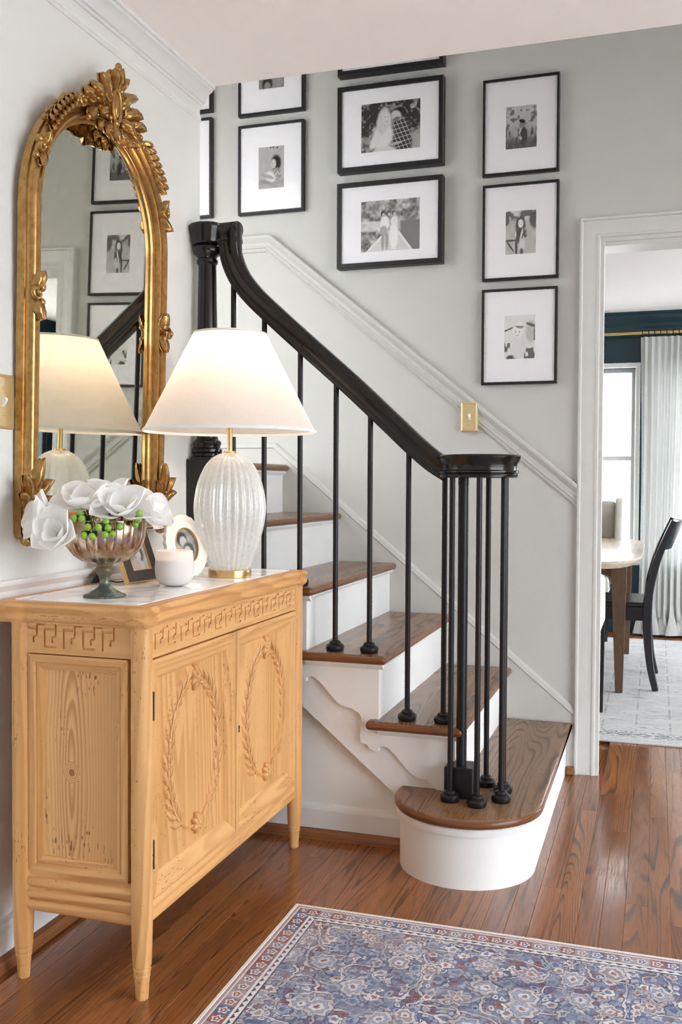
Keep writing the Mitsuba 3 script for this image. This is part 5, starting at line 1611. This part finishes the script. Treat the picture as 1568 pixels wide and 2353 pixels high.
ch = thing('dining_chair', 'black wooden dining chair with curved back legs beside the table', 'chair')
pl = spline([(0.008, 0.010), (-0.020, 0.140), (-0.036, 0.300), (-0.038, 0.440), (-0.028, 0.560), (0.004, 0.700), (0.050, 0.830), (0.092, 0.930)], 30)
for y in (5.500, 6.020):
    wv = np.interp(pl[:, 1], [0, 0.44, 0.93], [0.80, 1.15, 0.75])
    add(ch, 'leg', sweep(pl, [(-0.022, -0.014), (-0.018, 0.016), (0.018, 0.016), (0.022, -0.014)], ((0, y, 0), (1, 0, 0), (0, 0, 1), (0, -1, 0)), scale=wv), 'chair_black', smooth=30)
for y in (5.53, 5.99):
    v = [(-0.46 - 0.018, y - 0.018, 0.43), (-0.46 + 0.018, y - 0.018, 0.43), (-0.46 + 0.018, y + 0.018, 0.43), (-0.46 - 0.018, y + 0.018, 0.43)] + [(-0.46 + a * 0.013, y + b * 0.013, 0.010) for a, b in ((-1, -1), (1, -1), (1, 1), (-1, 1))]
    add(ch, 'leg', trimesh.convex.convex_hull(np.array(v)), 'chair_black')
seat = np.array([(-0.49, 5.50), (-0.03, 5.525), (-0.03, 5.995), (-0.49, 6.02)])
add(ch, 'seat', loft(ccw(sg.Polygon(seat).buffer(-0.02).buffer(0.02, quad_segs=4)), [(-0.010, 0.455), (0, 0.462), (0, 0.474), (-0.008, 0.482)]), 'chair_black', smooth=30)
for p in ((-0.46, -0.04, 5.515, 5.533), (-0.46, -0.04, 5.987, 6.005), (-0.475, -0.457, 5.53, 5.99), (-0.050, -0.032, 5.53, 5.99)):
    add(ch, 'apron', box(*p, 0.385, 0.458), 'chair_black')
yy = np.linspace(5.478, 6.042, 17)


def back_slat(za, zb, th_, bend=0.045):
    """a bent board between the back posts, following their rake"""
    va, vb = [], []
    for y in yy:
        bow = bend * (1 - ((y - 5.76) / 0.282) ** 2)
        for z in np.linspace(za, zb, 5):
            x = np.interp(z, pl[:, 1], pl[:, 0]) + bow
            va.append((x - th_ + 0.0, y, z))
            vb.append((x + th_, y, z))
    n = len(va)
    f = grid_faces(17, 5)
    e = []
    for i in range(16):
        for j in (0, 4):
            a, b = i * 5 + j, (i + 1) * 5 + j
            e += [(a, b, n + b), (a, n + b, n + a)]
    for j in range(4):
        for i in (0, 16):
            a, b = i * 5 + j, i * 5 + j + 1
            e += [(a, b, n + b), (a, n + b, n + a)]
    m = mk(np.array(va + vb), np.vstack([f, f[:, ::-1] + n, e]))
    trimesh.repair.fix_normals(m)
    return m


add(ch, 'crest_rail', back_slat(0.775, 0.925, 0.013), 'chair_black', smooth=30)
add(ch, 'back_rail', back_slat(0.555, 0.600, 0.009, 0.0), 'chair_black', smooth=30)


def soft(x0, x1, y0, y1, z0, z1, r=0.03):
    ring = round_rect(x0, x1, y0, y1, r, 5)
    q = min(r, (z1 - z0) / 2 - 0.001) * 0.8
    return loft(ring, [(-q, z0), (-q * 0.3, z0 + q * 0.3), (0, z0 + q), (0, z1 - q), (-q * 0.3, z1 - q * 0.3), (-q, z1)])


ac = thing('armchair', 'cream upholstered wing armchair at the far end of the dining table', 'chair')
add(ac, 'back', soft(-0.93, -0.27, 7.10, 7.20, 0.42, 1.010, 0.035), 'upholstery', smooth=40)
add(ac, 'seat', soft(-0.90, -0.30, 6.62, 7.12, 0.36, 0.50, 0.04), 'upholstery', smooth=40)
for x in (-0.975, -0.272):
    ring = np.array([(6.86, 0.42), (7.19, 0.42), (7.20, 1.025), (7.14, 1.030), (7.08, 1.000), (7.02, 0.90), (6.90, 0.68)])
    ring = ccw(sg.Polygon(ring).buffer(-0.02).buffer(0.02, quad_segs=4))
    add(ac, 'wing', place(loft(ring, [(-0.008, 0), (0, 0.010), (0, 0.036), (-0.008, 0.046)]), (x, 0, 0), (0, 1, 0), (0, 0, 1), (1, 0, 0)), 'upholstery', smooth=40)
for x in (-0.87, -0.33):
    for y in (6.68, 7.14):
        add(ac, 'leg', trimesh.convex.convex_hull(np.array([(x + a * 0.02, y + b * 0.02, 0.37) for a in (-1, 1) for b in (-1, 1)] + [(x + a * 0.012, y + b * 0.012, 0.010) for a in (-1, 1) for b in (-1, 1)])), 'chair_black')

hc = thing('host_chair', 'white upholstered chair at the near end of the table, mostly behind the door casing', 'chair')
add(hc, 'seat', soft(-0.90, -0.34, 4.52, 5.02, 0.42, 0.52, 0.04), 'upholstery_white', smooth=40)
add(hc, 'back', soft(-0.90, -0.34, 4.46, 4.54, 0.45, 0.90, 0.03), 'upholstery_white', smooth=40)
for x in (-0.985, -0.305):
    add(hc, 'arm', soft(x, x + 0.075, 4.50, 4.93, 0.44, 0.69, 0.035), 'upholstery_white', smooth=40)
for x in (-0.95, -0.245):
    for y in (4.55, 4.90):
        add(hc, 'leg', trimesh.convex.convex_hull(np.array([(x + a * 0.014, y + b * 0.014, 0.445) for a in (-1, 1) for b in (-1, 1)] + [(x + a * 0.009, y + b * 0.009, 0.010) for a in (-1, 1) for b in (-1, 1)])), 'chair_black')

rod = thing('curtain_rod', 'slim brass curtain rod under the dark teal crown moulding', 'curtain rod')
RDY, RDZ = 7.600, 2.252
add(rod, 'rod', bar((-1.75, RDY, RDZ), (2.2, RDY, RDZ), 0.0125, 14), 'brass', smooth=40)
for x in (-1.70, 0.23, 2.15):
    add(rod, 'bracket', box(x - 0.008, x + 0.008, RDY - 0.004, DY + 0.002, RDZ - 0.022, RDZ - 0.006, 0.002), 'brass')


def curtain(x0, x1, label, seed):
    t = thing('curtain', label, 'curtain')
    r = np.random.default_rng(seed)
    nx, nz = 180, 34
    u = np.linspace(0, 1, nx)
    npl = 15
    ph = u * npl * 2 * math.pi + 0.5 * np.sin(u * 9 + r.uniform(0, 6))
    amp = 0.020 * (0.8 + 0.4 * np.sin(u * 17 + r.uniform(0, 6)))
    v = []
    for i in range(nx):
        for j in range(nz):
            w = j / (nz - 1)
            z = 2.222 - 2.205 * w
            pinch = 1 - 0.55 * math.exp(-((w - 0.035) / 0.03) ** 2) - 0.25 * math.exp(-w / 0.01)
            foot = max(0, (w - 0.93) / 0.07)
            x = x0 + (x1 - x0) * u[i] + 0.010 * math.sin(ph[i] * 2 + 1) * w + foot * 0.035 * math.sin(ph[i] * 1.3 + 2) + 0.012 * math.sin(u[i] * 5 + w * 3)
            y = RDY + amp[i] * pinch * math.sin(ph[i] + 0.35 * math.sin(w * 2.2 + u[i] * 4)) - foot * (0.03 + 0.05 * math.sin(ph[i] * 0.7 + 1))
            v.append((x, y, z + (0.012 * math.sin(ph[i] * 1.7) * foot if j < nz - 1 else 0)))
    add(t, 'panel', mk(v, grid_faces(nx, nz)), 'curtain_linen', smooth=True)
    for i in range(npl):
        x = x0 + (x1 - x0) * (i + 0.25) / npl
        a = np.linspace(0, 2 * math.pi, 19)[:-1]
        g = tube(np.column_stack([np.full(19, x), RDY + 0.019 * np.cos(np.linspace(0, 2 * math.pi, 19)), RDZ - 0.004 + 0.019 * np.sin(np.linspace(0, 2 * math.pi, 19))]), 0.0028, 6, caps=False)
        add(t, 'ring', g, 'black_iron', smooth=40)


curtain(-0.125, 0.52, 'long pale linen curtain right of the dining room window', 3)
curtain(-1.62, -1.14, 'long pale linen curtain left of the dining room window, hidden by the casing', 4)
